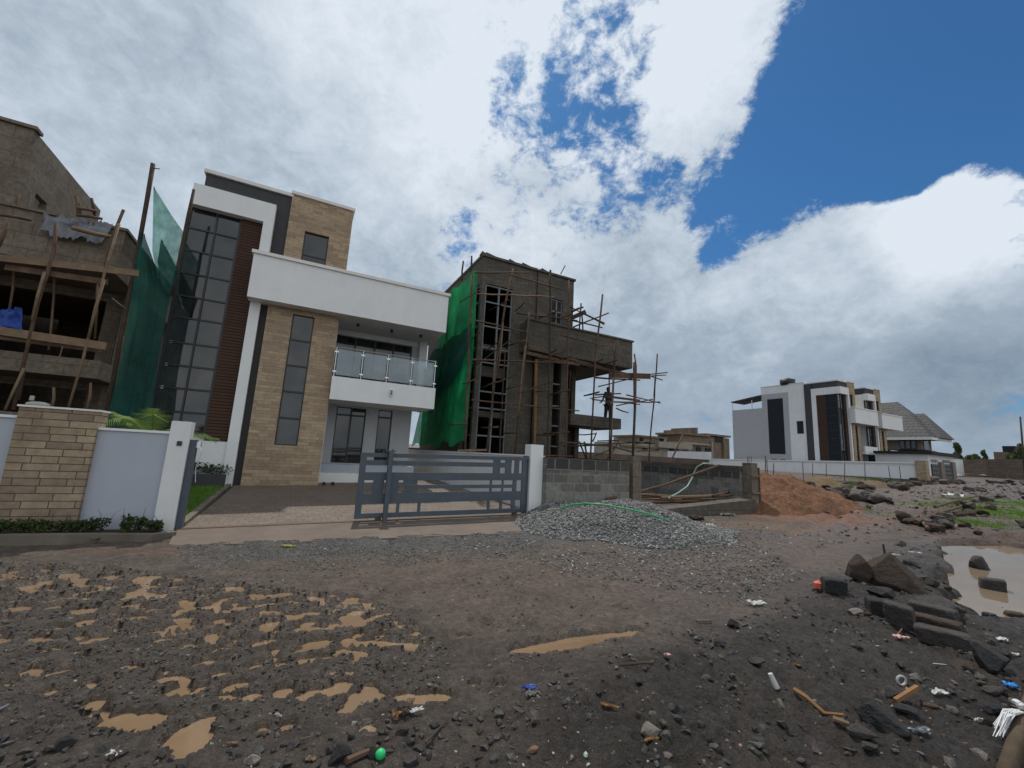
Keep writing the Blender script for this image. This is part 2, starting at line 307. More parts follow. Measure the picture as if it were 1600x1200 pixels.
M['net_teal'] = net('dark_teal_net', (0.008, 0.055, 0.052), (0.015, 0.10, 0.085), 0.12, 0.3)
M['net_dark'] = net('dark_green_net', (0.006, 0.045, 0.036), (0.014, 0.10, 0.08), 0.12, 0.35)
M['net_light'] = net('pale_green_net', (0.02, 0.17, 0.13), (0.05, 0.27, 0.21), 0.30, 0.5)
def roof_mat():
    m = bricks('grey_tile_roof', (0.125, 0.122, 0.12), (0.095, 0.092, 0.09), (0.045, 0.045, 0.045), 0.6, 0.42, 0.05, 0.8, rough=0.6, patch=0.2, off=0.0)
    return m
M['tiles'] = roof_mat()
def water(name, base, rough, spec=0.5):
    m, nt, b = new_mat(name); t = NT(nt)
    t.l(t.ramp(t.noise(1.5, 5, 0.6), [(0.3, sc3(base, 0.88)), (0.7, sc3(base, 1.1))]), b.inputs['Base Color'])
    b.inputs['Roughness'].default_value = rough; b.inputs['Specular IOR Level'].default_value = spec; b.inputs['IOR'].default_value = 1.33; return m
M['muddy_water'] = water('muddy_water', (0.20, 0.132, 0.078), 0.07)
M['puddle'] = water('silty_water', (0.19, 0.14, 0.095), 0.03)
def tinted(name, rough=(0.45, 0.85), bump=0.5, bscale=38, spec=0.45, bd=0.012, wet=True):
    m, nt, b = new_mat(name); t = NT(nt)
    a = t.n('ShaderNodeAttribute', attribute_name='tint')
    c = t.mix(1.0, a.outputs['Color'], t.ramp(t.noise(14, 10, 0.7), [(0.25, 0.35), (0.5, 0.95), (0.8, 1.9)]), 'MULTIPLY')
    if wet: c = t.mix(1.0, c, t.ramp(t.noise(75, 4, 0.7), [(0.3, 0.55), (0.5, 1.0), (0.72, 1.7)]), 'MULTIPLY')
    t.l(c, b.inputs['Base Color'])
    t.l(t.ramp(t.noise(2.6, 8, 0.65), [(0.35, rough[0]), (0.65, rough[1])]), b.inputs['Roughness'])
    b.inputs['Specular IOR Level'].default_value = spec
    t.bump(b, t.noise(bscale, 9, 0.75), bump, bd); return m
M['mud'] = tinted('wet_mud', (0.30, 0.80), 1.0, 26, 0.4, 0.06)
M['stones'] = tinted('loose_stones', (0.55, 0.9), 0.4, 60, 0.35)
M['sand'] = tinted('heaped_sand', (0.8, 0.95), 0.6, 20, 0.15, 0.03)

# ------------------------------------------------------------------ object helpers
def tag(o, label=None, cat=None, group=None, kind=None):
    if label: o['label'] = label
    if cat: o['category'] = cat
    if group: o['group'] = group
    if kind: o['kind'] = kind
    return o
ORG = {}
def thing(name, label, cat, u, v, z=0.0, group=None):
    """an Empty at the thing's base; its local axes are (u, v, z)"""
    o = bpy.data.objects.new(name, None); COL.objects.link(o); x, y = uv_xy(u, v)
    o.location = (x, y, z); o.rotation_euler = (0, 0, ROT); o.empty_display_size = 0.3; ORG[o] = (u, v, z)
    return tag(o, label, cat, group)
def np_mesh(name, V, Fc, mat=None, smooth=False, tint=None):
    me = bpy.data.meshes.new(name); V = np.asarray(V, np.float32); Fc = np.asarray(Fc, np.int32)
    k = Fc.shape[1]; me.vertices.add(len(V)); me.vertices.foreach_set('co', V.ravel())
    me.loops.add(Fc.size); me.loops.foreach_set('vertex_index', Fc.ravel())
    me.polygons.add(len(Fc)); me.polygons.foreach_set('loop_start', np.arange(0, Fc.size, k, dtype=np.int32))
    me.polygons.foreach_set('use_smooth', np.full(len(Fc), smooth))
    me.update(calc_edges=True)
    if tint is not None:
        at = me.attributes.new('tint', 'FLOAT_COLOR', 'POINT')
        at.data.foreach_set('color', np.concatenate([tint, np.ones((len(V), 1))], 1).astype(np.float32).ravel())
    if mat: me.materials.append(mat)
    return me
def np_obj(name, V, Fc, mat=None, smooth=False, tint=None):
    o = bpy.data.objects.new(name, np_mesh(name, V, Fc, mat, smooth, tint)); COL.objects.link(o); return o
class MB:
    """collects shapes in row coordinates (u, v, z) and links them as ONE mesh object"""
    def __init__(s): s.v = []; s.f = []
    def box(s, u0, u1, v0, v1, z0, z1):
        u0, u1 = sorted((u0, u1)); v0, v1 = sorted((v0, v1)); z0, z1 = sorted((z0, z1)); b = len(s.v)
        s.v += [(u0, v0, z0), (u1, v0, z0), (u1, v1, z0), (u0, v1, z0), (u0, v0, z1), (u1, v0, z1), (u1, v1, z1), (u0, v1, z1)]
        s.f += [tuple(b + i for i in q) for q in ((3, 2, 1, 0), (4, 5, 6, 7), (0, 1, 5, 4), (1, 2, 6, 5), (2, 3, 7, 6), (3, 0, 4, 7))]; return s
    def poly(s, pts):
        b = len(s.v); s.v += [tuple(p) for p in pts]; s.f.append(tuple(range(b, b + len(pts)))); return s
    def prism(s, uz, v0, v1):                       # outline in (u, z), thickness v0..v1
        n = len(uz); b = len(s.v); s.v += [(u, v0, z) for u, z in uz] + [(u, v1, z) for u, z in uz]
        s.f.append(tuple(range(b, b + n))); s.f.append(tuple(range(b + 2 * n - 1, b + n - 1, -1)))
        for i in range(n): j = (i + 1) % n; s.f.append((b + j, b + i, b + n + i, b + n + j))
        return s
    def hexa(s, lo, hi):                            # bottom quad, top quad
        b = len(s.v); s.v += [tuple(p) for p in lo] + [tuple(p) for p in hi]
        s.f += [tuple(b + i for i in q) for q in ((3, 2, 1, 0), (4, 5, 6, 7), (0, 1, 5, 4), (1, 2, 6, 5), (2, 3, 7, 6), (3, 0, 4, 7))]; return s
    def tube(s, pts, r0, r1=None, n=7, wob=0.0, rnd=random):
        pts = [Vector(p) for p in pts]; r1 = r0 if r1 is None else r1
        if len(pts) == 2 and wob:
            a, c = pts; L = (c - a).length; k = max(2, int(L / 0.7)); seg = []
            for i in range(k + 1):
                p = a.lerp(c, i / k)
                if 0 < i < k: p = p + Vector((rnd.uniform(-wob, wob), rnd.uniform(-wob, wob), rnd.uniform(-wob, wob)))
                seg.append(p)
            pts = seg
        m = len(pts); b = len(s.v)
        for i, p in enumerate(pts):
            d = (pts[min(i + 1, m - 1)] - pts[max(i - 1, 0)]).normalized()
            x = d.orthogonal().normalized() if i == 0 else (x - d * x.dot(d)).normalized()
            y = d.cross(x); r = r0 + (r1 - r0) * i / (m - 1)
            if wob: r *= rnd.uniform(0.88, 1.12)
            for j in range(n):
                a = 2 * math.pi * j / n; q = p + (x * math.cos(a) + y * math.sin(a)) * r; s.v.append(tuple(q))
        for i in range(m - 1):
            for j in range(n):
                k = (j + 1) % n; s.f.append((b + i * n + j, b + i * n + k, b + (i + 1) * n + k, b + (i + 1) * n + j))
        s.f.append(tuple(b + n - 1 - j for j in range(n))); s.f.append(tuple(b + (m - 1) * n + j for j in range(n))); return s
    def plank(s, a, c, w, t):                       # board from a to c: w high, t thick
        a, c = Vector(a), Vector(c); d = (c - a).normalized(); h = Vector((0, 0, 1)); h = (h - d * h.dot(d)).normalized(); k = d.cross(h)
        lo = [a - h * w / 2 - k * t / 2, a - h * w / 2 + k * t / 2, c - h * w / 2 + k * t / 2, c - h * w / 2 - k * t / 2]
        return s.hexa(lo, [p + h * w for p in lo])
    def ball(s, c, r, sx=1, sy=1, sz=1, n=8):
        b = len(s.v); c = Vector(c); rows = n // 2
        s.v.append((c.x, c.y, c.z - r * sz))
        for i in range(1, rows):
            t = -math.pi / 2 + math.pi * i / rows
            for j in range(n): a = 2 * math.pi * j / n; s.v.append((c.x + r * sx * math.cos(t) * math.cos(a), c.y + r * sy * math.cos(t) * math.sin(a), c.z + r * sz * math.sin(t)))
        s.v.append((c.x, c.y, c.z + r * sz)); top = len(s.v) - 1
        for j in range(n): s.f.append((b, b + 1 + (j + 1) % n, b + 1 + j))
        for i in range(rows - 2):
            for j in range(n): p = b + 1 + i * n; k = (j + 1) % n; s.f.append((p + j, p + k, p + n + k, p + n + j))
        p = b + 1 + (rows - 2) * n
        for j in range(n): s.f.append((p + j, p + (j + 1) % n, top))
        return s
    def build(s, name, mat, parent=None, org=None, smooth=False, label=None):
        root = parent
        while root is not None and root.parent is not None: root = root.parent
        o0 = ORG[root] if root is not None else (org or s.v[0])
        me = bpy.data.meshes.new(name); me.from_pydata([(a - o0[0], b - o0[1], c - o0[2]) for a, b, c in s.v], [], s.f)
        if smooth: me.polygons.foreach_set('use_smooth', [True] * len(me.polygons))
        me.materials.append(mat); me.update()
        o = bpy.data.objects.new(name, me); COL.objects.link(o)
        if parent is not None: o.parent = parent
        else:
            x, y = uv_xy(o0[0], o0[1]); o.location = (x, y, o0[2]); o.rotation_euler = (0, 0, ROT); ORG[o] = o0
        if label: o['label'] = label
        return o
def B(*a): return MB().box(*a)
def wall_holes(mb, u0, u1, v0, v1, z0, z1, holes):
    """a wall slab along u with rectangular openings (a, b, c, d) = u0, u1, z0, z1"""
    us = sorted({u0, u1, *[h[0] for h in holes], *[h[1] for h in holes]}); us = [u for u in us if u0 <= u <= u1]
    for a, b in zip(us, us[1:]):
        m = (a + b) / 2; cuts = sorted([(h[2], h[3]) for h in holes if h[0] < m < h[1]]); z = z0
        for c, d in cuts:
            if c > z: mb.box(a, b, v0, v1, z, c)
            z = max(z, d)
        if z < z1: mb.box(a, b, v0, v1, z, z1)
    return mb
def side_holes(mb, u0, u1, v0, v1, z0, z1, holes):   # the same for a wall along v
    vs = sorted({v0, v1, *[h[0] for h in holes], *[h[1] for h in holes]}); vs = [v for v in vs if v0 <= v <= v1]
    for a, b in zip(vs, vs[1:]):
        m = (a + b) / 2; cuts = sorted([(h[2], h[3]) for h in holes if h[0] < m < h[1]]); z = z0
        for c, d in cuts:
            if c > z: mb.box(u0, u1, a, b, z, c)
            z = max(z, d)
        if z < z1: mb.box(u0, u1, a, b, z, z1)
    return mb
def sheet(name, uv, mat, lift, kind=None, label=None, cat=None, th=0.0):
    """a sheet that follows the gently sloping ground plane"""
    m = MB(); top = [(u, v, zg(u, v) + lift) for u, v in uv]
    if th:
        n = len(uv); b = [(u, v, z - th) for u, v, z in top]; m.v = b + top; m.f = [tuple(range(n - 1, -1, -1)), tuple(range(n, 2 * n))] + [((i), (i + 1) % n, n + (i + 1) % n, n + i) for i in range(n)]
    else: m.poly(top)
    o = m.build(name, mat); return tag(o, label, cat, None, kind)

# ------------------------------------------------------------------ the ground: one sheet out to the horizon
rg = np.random.RandomState(11)
def in_poly(px, py, poly):
    px = np.asarray(px); py = np.asarray(py); c = np.zeros(px.shape, bool); n = len(poly)
    for i in range(n):
        (x1, y1), (x2, y2) = poly[i], poly[(i + 1) % n]
        h = ((y1 > py) != (y2 > py)); t = (x2 - x1) * (py - y1) / (y2 - y1 + 1e-12) + x1
        c ^= h & (px < t)
    return c
PITPX = [(-250, 880), (120, 880), (330, 905), (560, 930), (640, 975), (700, 1010), (710, 1090), (520, 1110), (450, 1150), (300, 1175), (180, 1150), (40, 1150), (-60, 1130), (-260, 1080)]
PITW = [gxy(*p) for p in PITPX]
pits = []
bx = [p[0] for p in PITW]; by = [p[1] for p in PITW]
CELL = 0.185
for gx_ in np.arange(min(bx), max(bx), CELL):
    for gy_ in np.arange(min(by), max(by), CELL * .92):
        x, y = gx_ + rg.uniform(-.075, .075), gy_ + rg.uniform(-.07, .07)
        if in_poly([x], [y], PITW)[0]:
            far = float(sstep(3.0, 5.2, y))
            if rg.rand() < 0.52 + 0.40 * far:
                r = rg.uniform(0.036, 0.066) * (1 + 0.5 * far * rg.rand()); el = rg.uniform(1.0, 1.6) + (0.9 if rg.rand() < .12 else 0); a = rg.uniform(-0.6, 0.6) + 0.25
                pits.append((x, y, r, el, a, rg.uniform(0.055, 0.08)))
def pit_px(px, py, r, el=1.0, a=0.0, d=0.06): x, y = gxy(px, py); pits.append((x, y, r * .72, el, a, d))
for q in [(150, 850 + 245, .10), (185, 1120, .12), (230, 1125, .12), (300, 1135, .11, 2.0, 1.3), (300, 1160, .10, 1.6, 1.3), (520, 1075, .10, 1.3), (575, 1082, .11, 1.6), (640, 1085, .09, 1.7), (680, 1085, .10, 1.6), (540, 1105, .08), (345, 1050, .09),
          (825, 1013, .13, 1.8, .3), (870, 1006, .17, 2.4, .35), (905, 999, .17, 2.6, .35), (945, 992, .14, 3.0, .35), (985, 985, .08, 3, .35), (560, 1000, .09, 4, .15), (610, 1003, .09, 5, .1), (725, 992, .07, 1.5), (740, 1065, .06), (780, 1068, .06), (450, 1130, .07), (575, 1135, .08), (820, 970, .05, 2, .1)]: pit_px(*q)
PUD = [(1545, 866, .55), (1600, 866, .9), (1650, 880, 1.0), (1532, 908, .42), (1500, 912, .24), (1580, 915, .55), (1560, 890, .45), (1640, 910, .8), (1530, 945, .25), (1550, 952, .28), (1575, 945, .32), (1520, 962, .16), (1690, 930, .7), (1560, 880, .6), (1625, 893, .8), (1560, 928, .4), (1605, 935, .55), (1545, 920, .4), (1600, 905, .6)]
PUDW = [(*gxy(a, b), r) for a, b, r in PUD]
RUTS = [[(1150, 905), (1250, 880), (1330, 830), (1400, 790), (1440, 762)], [(1120, 850), (1230, 835), (1330, 800), (1390, 775)]]
RUTS = [[gxy(*p) for p in r] for r in RUTS]
BANKW = [gxy(*p) for p in [(760, 1215), (840, 1090), (960, 1030), (1110, 1000), (1200, 960), (1310, 900), (1420, 865), (1480, 840), (1640, 830), (1900, 900), (1900, 1300), (1000, 1300)]]
def dist_poly(x, y, pts, closed):
    d = np.full(np.shape(x), 1e9); n = len(pts)
    for i in range(n if closed else n - 1):
        (x1, y1), (x2, y2) = pts[i], pts[(i + 1) % n]; dx, dy = x2 - x1, y2 - y1
        t = np.clip(((x - x1) * dx + (y - y1) * dy) / (dx * dx + dy * dy), 0, 1); d = np.minimum(d, np.hypot(x - x1 - t * dx, y - y1 - t * dy))
    return d
def masks(x, y):
    u, v = xy_uv(x, y)
    ins = in_poly(x, y, BANKW); db = dist_poly(x, y, BANKW, True) * np.where(ins, 1, -1)
    bank = sstep(-0.25, 0.45, db)
    pit = sstep(-0.5, 0.3, dist_poly(x, y, PITW, True) * np.where(in_poly(x, y, PITW), 1, -1))
    plot = sstep(9.3, 9.6, v) * sstep(13.0, 12.6, u)
    plot2 = sstep(14.0, 16.5, v) * sstep(12.5, 15.5, u)
    return u, v, bank, pit, np.maximum(plot, plot2 * 0.6)
def height(x, y, full=False):
    x = np.asarray(x, float); y = np.asarray(y, float); z = plane_xy(x, y)
    u, v, bank, pit, plot = masks(x, y); r = np.hypot(x, y); near = 1 - sstep(30, 90, r)
    rough = 0.022 * fbm(x, y, 3, 0.9) + 0.012 * fbm(x, y, 3, 4.3) + 0.006 * fbm(x, y, 2, 15)
    rough = rough * (1 - 0.55 * pit) * (1 - plot)
    apr = sstep(6.4, 7.0, v) * sstep(-1.8, -1.2, u) * sstep(5.6, 5.0, u); rough = rough * (1 - 0.8 * apr)
    h = rough
    f1 = fbm(x, y, 4, 2.1); f2 = 1 - np.abs(fbm(x, y, 3, 5.2)) * 1.6
    h = h + bank * (0.085 + 0.05 * f1 + 0.035 * (f2 - 0.6) + 0.014 * fbm(x, y, 2, 21))
    hill = sstep(11, 15, u) * sstep(8.8, 6.8, v) * near; h = h + hill * (0.10 * fbm(x, y, 4, 0.55) + 0.07 * fbm(x, y, 4, 2.3) + 0.05)
    far = sstep(18, 30, u) * sstep(9, 14, v) * near; h = h + far * 0.10 * fbm(x, y, 4, 0.5)
    for rut in RUTS:
        d = dist_poly(x, y, rut, False); h = h - 0.06 * np.exp(-(d / 0.15) ** 2) + 0.03 * np.exp(-((d - 0.34) / 0.13) ** 2)
    rdg = lambda k, o: 1 - 2 * np.abs(pn(x * k + o, y * k - o))
    nr = 1 - sstep(7, 12, r); wp = 0.25 * pn(x * 3 + 5, y * 3)
    h = h + nr * (bank * (0.020 * rdg(6.5, 3) + 0.013 * rdg(14, 8) + 0.009 * pn(x * 33, y * 33) + 0.004 * pn(x * 60, y * 60)) + pit * (0.007 * rdg(5.5, 1) + 0.008 * rdg(12, 6) + 0.006 * pn(x * 27, y * 27) + 0.003 * pn(x * 55, y * 55)) + 0.006 * (1 - plot) * rdg(9, 4))
    fl = (r < 14)
    xs, ys = x[fl], y[fl]; hp = np.zeros(xs.shape); rim = np.zeros(xs.shape)
    wob = 0.18 * fbm(xs, ys, 2, 9.0)
    order = np.argsort(xs); sx = xs[order]
    for (cx, cy, pr, el, a, dp) in pits:
        R = pr * el * 1.9; i0, i1 = np.searchsorted(sx, [cx - R, cx + R]); idx = order[i0:i1]
        dx, dy = xs[idx] - cx, ys[idx] - cy; ca, sa = math.cos(a), math.sin(a)
        q = np.hypot((dx * ca + dy * sa) / (pr * el), (-dx * sa + dy * ca) / pr) + wob[idx]
        hp[idx] = np.minimum(hp[idx], -sstep(1.22, 0.86, q)); rim[idx] = np.maximum(rim[idx], 0.012 * np.exp(-((q - 1.3) / 0.22) ** 2))
    fk = k_ = np.clip(pit[fl], 0, 1); hf = h[fl]; hf = np.where(k_ > .3, np.maximum(hf, -0.016 + .3 * hf), hf); hf = hf - .014 * k_ + rim * (hp > -.02); h[fl] = hf * (1 + hp) + (.058 + .012 * pn(xs * 5, ys * 5)) * hp
    pud = np.zeros(np.shape(x)); shore = np.zeros(np.shape(x))
    for cx, cy, pr in PUDW:
        d = np.hypot(x - cx, y - cy) / pr + 0.16 * f1 + 0.10 * fbm(x, y, 2, 7); pud = np.maximum(pud, sstep(1.42, 1.12, d)); shore = np.maximum(shore, sstep(2.4, 1.2, d))
    h = h * (1 - 0.75 * shore) * (1 - pud) - 0.13 * pud
    ve = 8.05 - 0.115 * (u + 1.5); h = h + np.exp(-((v - ve) / .20) ** 2) * sstep(-1.9, -1.3, u) * sstep(4.8, 4.0, u) * (.028 + .06 * fbm(x, y, 3, 2.4))
    h = h - 0.10 * plot
    return (z + h, dict(u=u, v=v, bank=bank, pit=pit, plot=plot, hp=h, pud=pud, hill=hill, far=far, apr=apr, r=r, f1=f1)) if full else z + h
def hz(x, y): return float(height(np.array([x]), np.array([y]))[0])

def build_ground():
    fan = np.radians(np.linspace(-64, 64, 760)); rest = np.radians(np.linspace(64, 296, 60))[1:-1]; th = np.concatenate([fan, rest])
    rr = np.concatenate([[0.02], np.geomspace(0.7, 26, 500), np.geomspace(26.4, 130, 90), np.geomspace(140, 6000, 24)])
    T, R = np.meshgrid(th, rr); X = R * np.sin(T); Y = R * np.cos(T); n, m = X.shape
    z, k = height(X.ravel(), Y.ravel(), True); x, y = X.ravel(), Y.ravel()
    c = np.ones((len(x), 3)) * np.array([0.078, 0.065, 0.057])
    def lay(c, col, w): return c * (1 - w[:, None]) + np.array(col) * w[:, None]
    n1 = fbm(x, y, 5, 0.35); n2 = fbm(x, y, 4, 1.3)
    c = lay(c, (0.118, 0.095, 0.080), sstep(-0.1, 0.45, n1) * (1 - k['bank']) * 0.8)
    c = lay(c, (0.125, 0.10, 0.083), sstep(4.8, 6.2, k['v']) * (1 - k['bank']) * sstep(9.0, 7.5, k['u']) * 0.6)
    c = lay(c, (0.029, 0.0252, 0.0225), k['bank'] * (0.75 + 0.25 * np.clip(n2, -1, 1)))
    c = lay(c, (0.080, 0.068, 0.059), k['pit'] * 0.8)
    c = lay(c, (0.12, 0.08, 0.048), k['pit'] * sstep(-0.018, -0.036, k['hp']) * 0.7)
    c = lay(c, (0.098, 0.066, 0.053), k['hill'] * (.35 + .65 * sstep(-0.3, 0.4, n1))); c = lay(c, (0.098, 0.071, 0.060), k['far'] * 0.9)
    trk = dist_poly(x, y, [gxy(*p) for p in [(620, 905), (900, 905), (1150, 880), (1290, 835), (1380, 795), (1440, 765), (1490, 748)]], False); trw = sstep(1.25, .45, trk + .25 * n2) * sstep(60, 30, k['r'])
    c = lay(c, (0.122, 0.094, 0.080), trw * .8 * (1 - k['bank']))
    gx, gy = gxy(560, 868); gu, gv = xy_uv(gx, gy)
    gw = sstep(1.0, 0.55, np.abs(k['v'] - 7.35 + 0.10 * (k['u'] - 2) + 0.3 * n2) / 0.85) * sstep(-1.6, -0.2, k['u']) * sstep(6.0, 5.0, k['u'])
    c = lay(c, (0.085, 0.085, 0.086), gw * 0.85)
    sx, sy = gxy(1240, 805); d = np.hypot((x - sx) / 2.6, (y - sy) / 1.5) + 0.35 * n2; c = lay(c, (0.19, 0.092, 0.050), sstep(1.25, 0.6, d) * 0.8)
    sx, sy = gxy(1190, 822); d = np.hypot((x - sx) / 1.5, (y - sy) / 0.6) + 0.35 * n2; c = lay(c, (0.15, 0.10, 0.06), sstep(1.2, 0.7, d) * 0.8)
    sx, sy = gxy(215, 862); d = np.hypot((x - sx) / 1.0, (y - sy) / 0.25) + 0.3 * n2; c = lay(c, (0.11, 0.06, 0.045), sstep(1.2, 0.5, d) * 0.5)
    c = c * (1 + 0.30 * np.clip(fbm(x, y, 3, 3.1), -1, 1))[:, None]
    c = np.clip(c * np.array([1.05, 0.97, 0.89]), 0.012, 1)
    i = np.arange(n - 1)[:, None] * m; j = np.arange(m)[None, :]; j2 = (j + 1) % m
    Fc = np.stack([i + j, i + j2, i + m + j2, i + m + j], -1).reshape(-1, 4)[:, ::-1]
    o = np_obj('ground', np.stack([x, y, z], 1), Fc, M['mud'], True, c); tag(o, kind='structure')
build_ground()
def water_sheet(name, poly, mat, drop):
    V = [(x, y, float(plane_xy(x, y)) - drop) for x, y in poly]
    me = bpy.data.meshes.new(name); me.from_pydata(V, [], [tuple(range(len(V)))]); me.materials.append(mat)
    o = bpy.data.objects.new(name, me); COL.objects.link(o); tag(o, kind='structure'); 
    if me.polygons[0].normal.z < 0: me.flip_normals()
water_sheet('muddy_water', [gxy(*p) for p in [(-260, 880), (330, 890), (640, 940), (1060, 960), (1060, 1000), (800, 1100), (500, 1195), (250, 1230), (60, 1230), (-300, 1120)]], M['muddy_water'], 0.0345)
water_sheet('puddle_water', [(p[0] + q[0], p[1] + q[1]) for p, q in zip([gxy(1470, 850), gxy(1800, 850), gxy(1800, 960), gxy(1600, 980), gxy(1500, 985)], [(0, 0)] * 5)], M['puddle'], 0.040)

ICO_V = None
def ico():
    global ICO_V, ICO_F
    if ICO_V is None:
        t = (1 + 5 ** 0.5) / 2
        ICO_V = np.array([(-1, t, 0), (1, t, 0), (-1, -t, 0), (1, -t, 0), (0, -1, t), (0, 1, t), (0, -1, -t), (0, 1, -t), (t, 0, -1), (t, 0, 1), (-t, 0, -1), (-t, 0, 1)]) / math.hypot(1, t)
        ICO_F = np.array([(0, 11, 5), (0, 5, 1), (0, 1, 7), (0, 7, 10), (0, 10, 11), (1, 5, 9), (5, 11, 4), (11, 10, 2), (10, 7, 6), (7, 1, 8), (3, 9, 4), (3, 4, 2), (3, 2, 6), (3, 6, 8), (3, 8, 9), (4, 9, 5), (2, 4, 11), (6, 2, 10), (8, 6, 7), (9, 8, 1)])
    return ICO_V, ICO_F
def stones_mesh(pos, size, tint, rs, flat=0.7):
    """many small angular stones as one mesh"""
    v0, f0 = ico(); n = len(pos); q = rs.randn(n, 4); q /= np.linalg.norm(q, axis=1, keepdims=True); w, x, y, z = q.T
    R = np.stack([1 - 2 * (y * y + z * z), 2 * (x * y - z * w), 2 * (x * z + y * w), 2 * (x * y + z * w), 1 - 2 * (x * x + z * z), 2 * (y * z - x * w), 2 * (x * z - y * w), 2 * (y * z + x * w), 1 - 2 * (x * x + y * y)], 1).reshape(n, 3, 3)
    base = v0[None] * (1 + 0.28 * rs.randn(n, 12, 1)).clip(0.5, 1.5) * np.stack([np.ones(n), rs.uniform(0.6, 1, n), rs.uniform(0.45, 0.9, n)], 1)[:, None]
    P = np.einsum('nij,nkj->nki', R, base) * size[:, None, None]; P[:, :, 2] *= flat; P += pos[:, None]
    Fc = (f0[None] + 12 * np.arange(n)[:, None, None]).reshape(-1, 3); return P.reshape(-1, 3), Fc, np.repeat(tint, 12, 0)

# ------------------------------------------------------------------ houses
rd = random.Random(5)
def panes(us, zs, v, tilt=0.006, gap=0.035):
    m = MB()
    for a, b in zip(us, us[1:]):
        for c, d in zip(zs, zs[1:]):
            t = [rd.uniform(-tilt, tilt) for _ in range(3)]
            m.poly([(a + gap, v + t[0], c + gap), (b - gap, v + t[1], c + gap), (b - gap, v + t[2], d - gap), (a + gap, v + t[0] + t[2] - t[1], d - gap)])
    return m
def mullions(us, zs, v0, v1, w=0.05, edge=0.07):
    m = MB(); zs = sorted(zs)
    for i, u in enumerate(us):
        e = edge if i in (0, len(us) - 1) else w; m.box(u - e / 2, u + e / 2, v0, v1, zs[0], zs[-1])
    for z in zs:
        for a, b in zip(us, us[1:]): m.box(a + edge / 2, b - edge / 2, v0 + 0.004, v1 - 0.004, z - w / 2, z + w / 2)
    return m
ROWS = [7.42, 6.73, 5.97, 5.2, 4.44, 3.74, 2.93, 2.21, 1.5, 0.78, 0.16]
def finished_house(label, group, u0, su, dv, dz, zb, side=False, rich=False, tank=False):
    U = lambda x: u0 + (x + 3.8) * su
    V = lambda v: v + dv
    Z = lambda z: z + dz
    def bx(a, b, c, d, e, f): return (U(a), U(b), V(c), V(d), Z(e), Z(f))
    zbl = zb - dz
    r = thing('white_house', label, 'house', U(0.5), V(15.9), zb, group)
    body = MB().box(*bx(-3.72, 0.98, 16.34, 24, zbl, 8.1)).box(*bx(0.98, 4.28, 17.85, 24, zbl, 4.55))
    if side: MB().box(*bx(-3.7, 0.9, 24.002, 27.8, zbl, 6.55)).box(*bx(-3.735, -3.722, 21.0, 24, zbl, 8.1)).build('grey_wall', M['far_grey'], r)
    body.build('wall', M['white'], r)
    B(*bx(-3.9, -1.8, 15.98, 16.34, -0.85, -0.05)).build('base_band', M['white'], r)
    B(*bx(-3.86, -1.55, 16.0, 16.34, zbl, -0.86)).build('plinth', M['grey_paint'], r)
    f = MB().box(*bx(-3.84, -1.5, 15.9, 16.36, 7.43, 8.15)).box(*bx(-1.8, -1.5, 15.9, 16.36, zbl, 7.43))
    if side: f.box(*bx(-3.92, -3.72, 16.36, 18.6, 7.43, 8.15)).box(*bx(-3.92, -3.72, 18.15, 18.6, zbl, 7.43))
    f.build('white_frame', M['white'], r)
    z0, z1 = 0.16, 7.42
    us = [U(-3.86), U(-3.13), U(-2.47)]; zs = [Z(z) for z in ROWS]
    w = mullions(us, zs, V(16.17), V(16.26)).build('curtain_window', M['frame'], r)
    panes(us, sorted(zs), V(16.215)).build('pane', M['glass'], w)
    if side:
        vs = [V(16.3), V(17.3)]; m = MB(); g = MB()
        for z in zs: m.box(U(-3.9), U(-3.74), vs[0], vs[1], z - 0.025, z + 0.025)
        m.box(U(-3.9), U(-3.74), vs[1] - 0.04, vs[1] + 0.04, zs[-1], zs[0]); m.build('side_window_frame', M['frame'], r)
        g.poly([(U(-3.83), vs[0], zs[0]), (U(-3.83), vs[1], zs[0]), (U(-3.83), vs[1], zs[-1]), (U(-3.83), vs[0], zs[-1])]); g.build('side_pane', M['glass_far'], r)
        B(U(-3.9), U(-3.73), V(17.36), V(18.14), Z(zbl), Z(7.42)).build('side_cladding', M['brown'], r)
        B(U(-3.87), U(-3.725), V(18.61), V(19.3), Z(zbl), Z(8.72)).build('charcoal_stripe', M['dark_fascia'], r)
        for (a, b, c, d) in ((19.6, 20.25, 3.5, 4.85), (21.6, 23.35, 1.3, 7.5)):
            fr = B(U(-3.76), U(-3.71), V(a), V(b), Z(c), Z(d)).build('side_window', M['frame'], r)
            B(U(-3.78), U(-3.76), V(a + 0.05), V(b - 0.05), Z(c + 0.05), Z(d - 0.05)).build('pane', M['glass_far'], fr)
        for a in (21.9, 22.9): B(U(-3.76), U(-3.71), V(a - 0.3), V(a + 0.3), Z(0.05), Z(0.75)).build('low_window', M['glass_black'], r)
        B(U(-3.74), U(0.98), V(19.31), V(24.05), Z(8.1), Z(8.95)).build('roof_parapet', M['white'], r)
        B(U(-3.8), U(1.0), V(19.32), V(24.1), Z(8.95), Z(9.02)).build('roof_coping', M['cap'], r)
        mb = MB(); mb.hexa([(U(-3.8), V(24.1), Z(7.95)), (U(0), V(24.1), Z(7.95)), (U(0), V(27.9), Z(7.5)), (U(-3.8), V(27.9), Z(7.5))], [(U(-3.8), V(24.1), Z(8.1)), (U(0), V(24.1), Z(8.1)), (U(0), V(27.9), Z(7.62)), (U(-3.8), V(27.9), Z(7.62))])
        mb.build('terrace_canopy', M['dark_fascia'], r)
        for a in (25.2, 27.7): B(U(-3.7), U(-3.62), V(a), V(a + 0.08), Z(6.5), Z(7.6)).build('canopy_post', M['steel'], r)
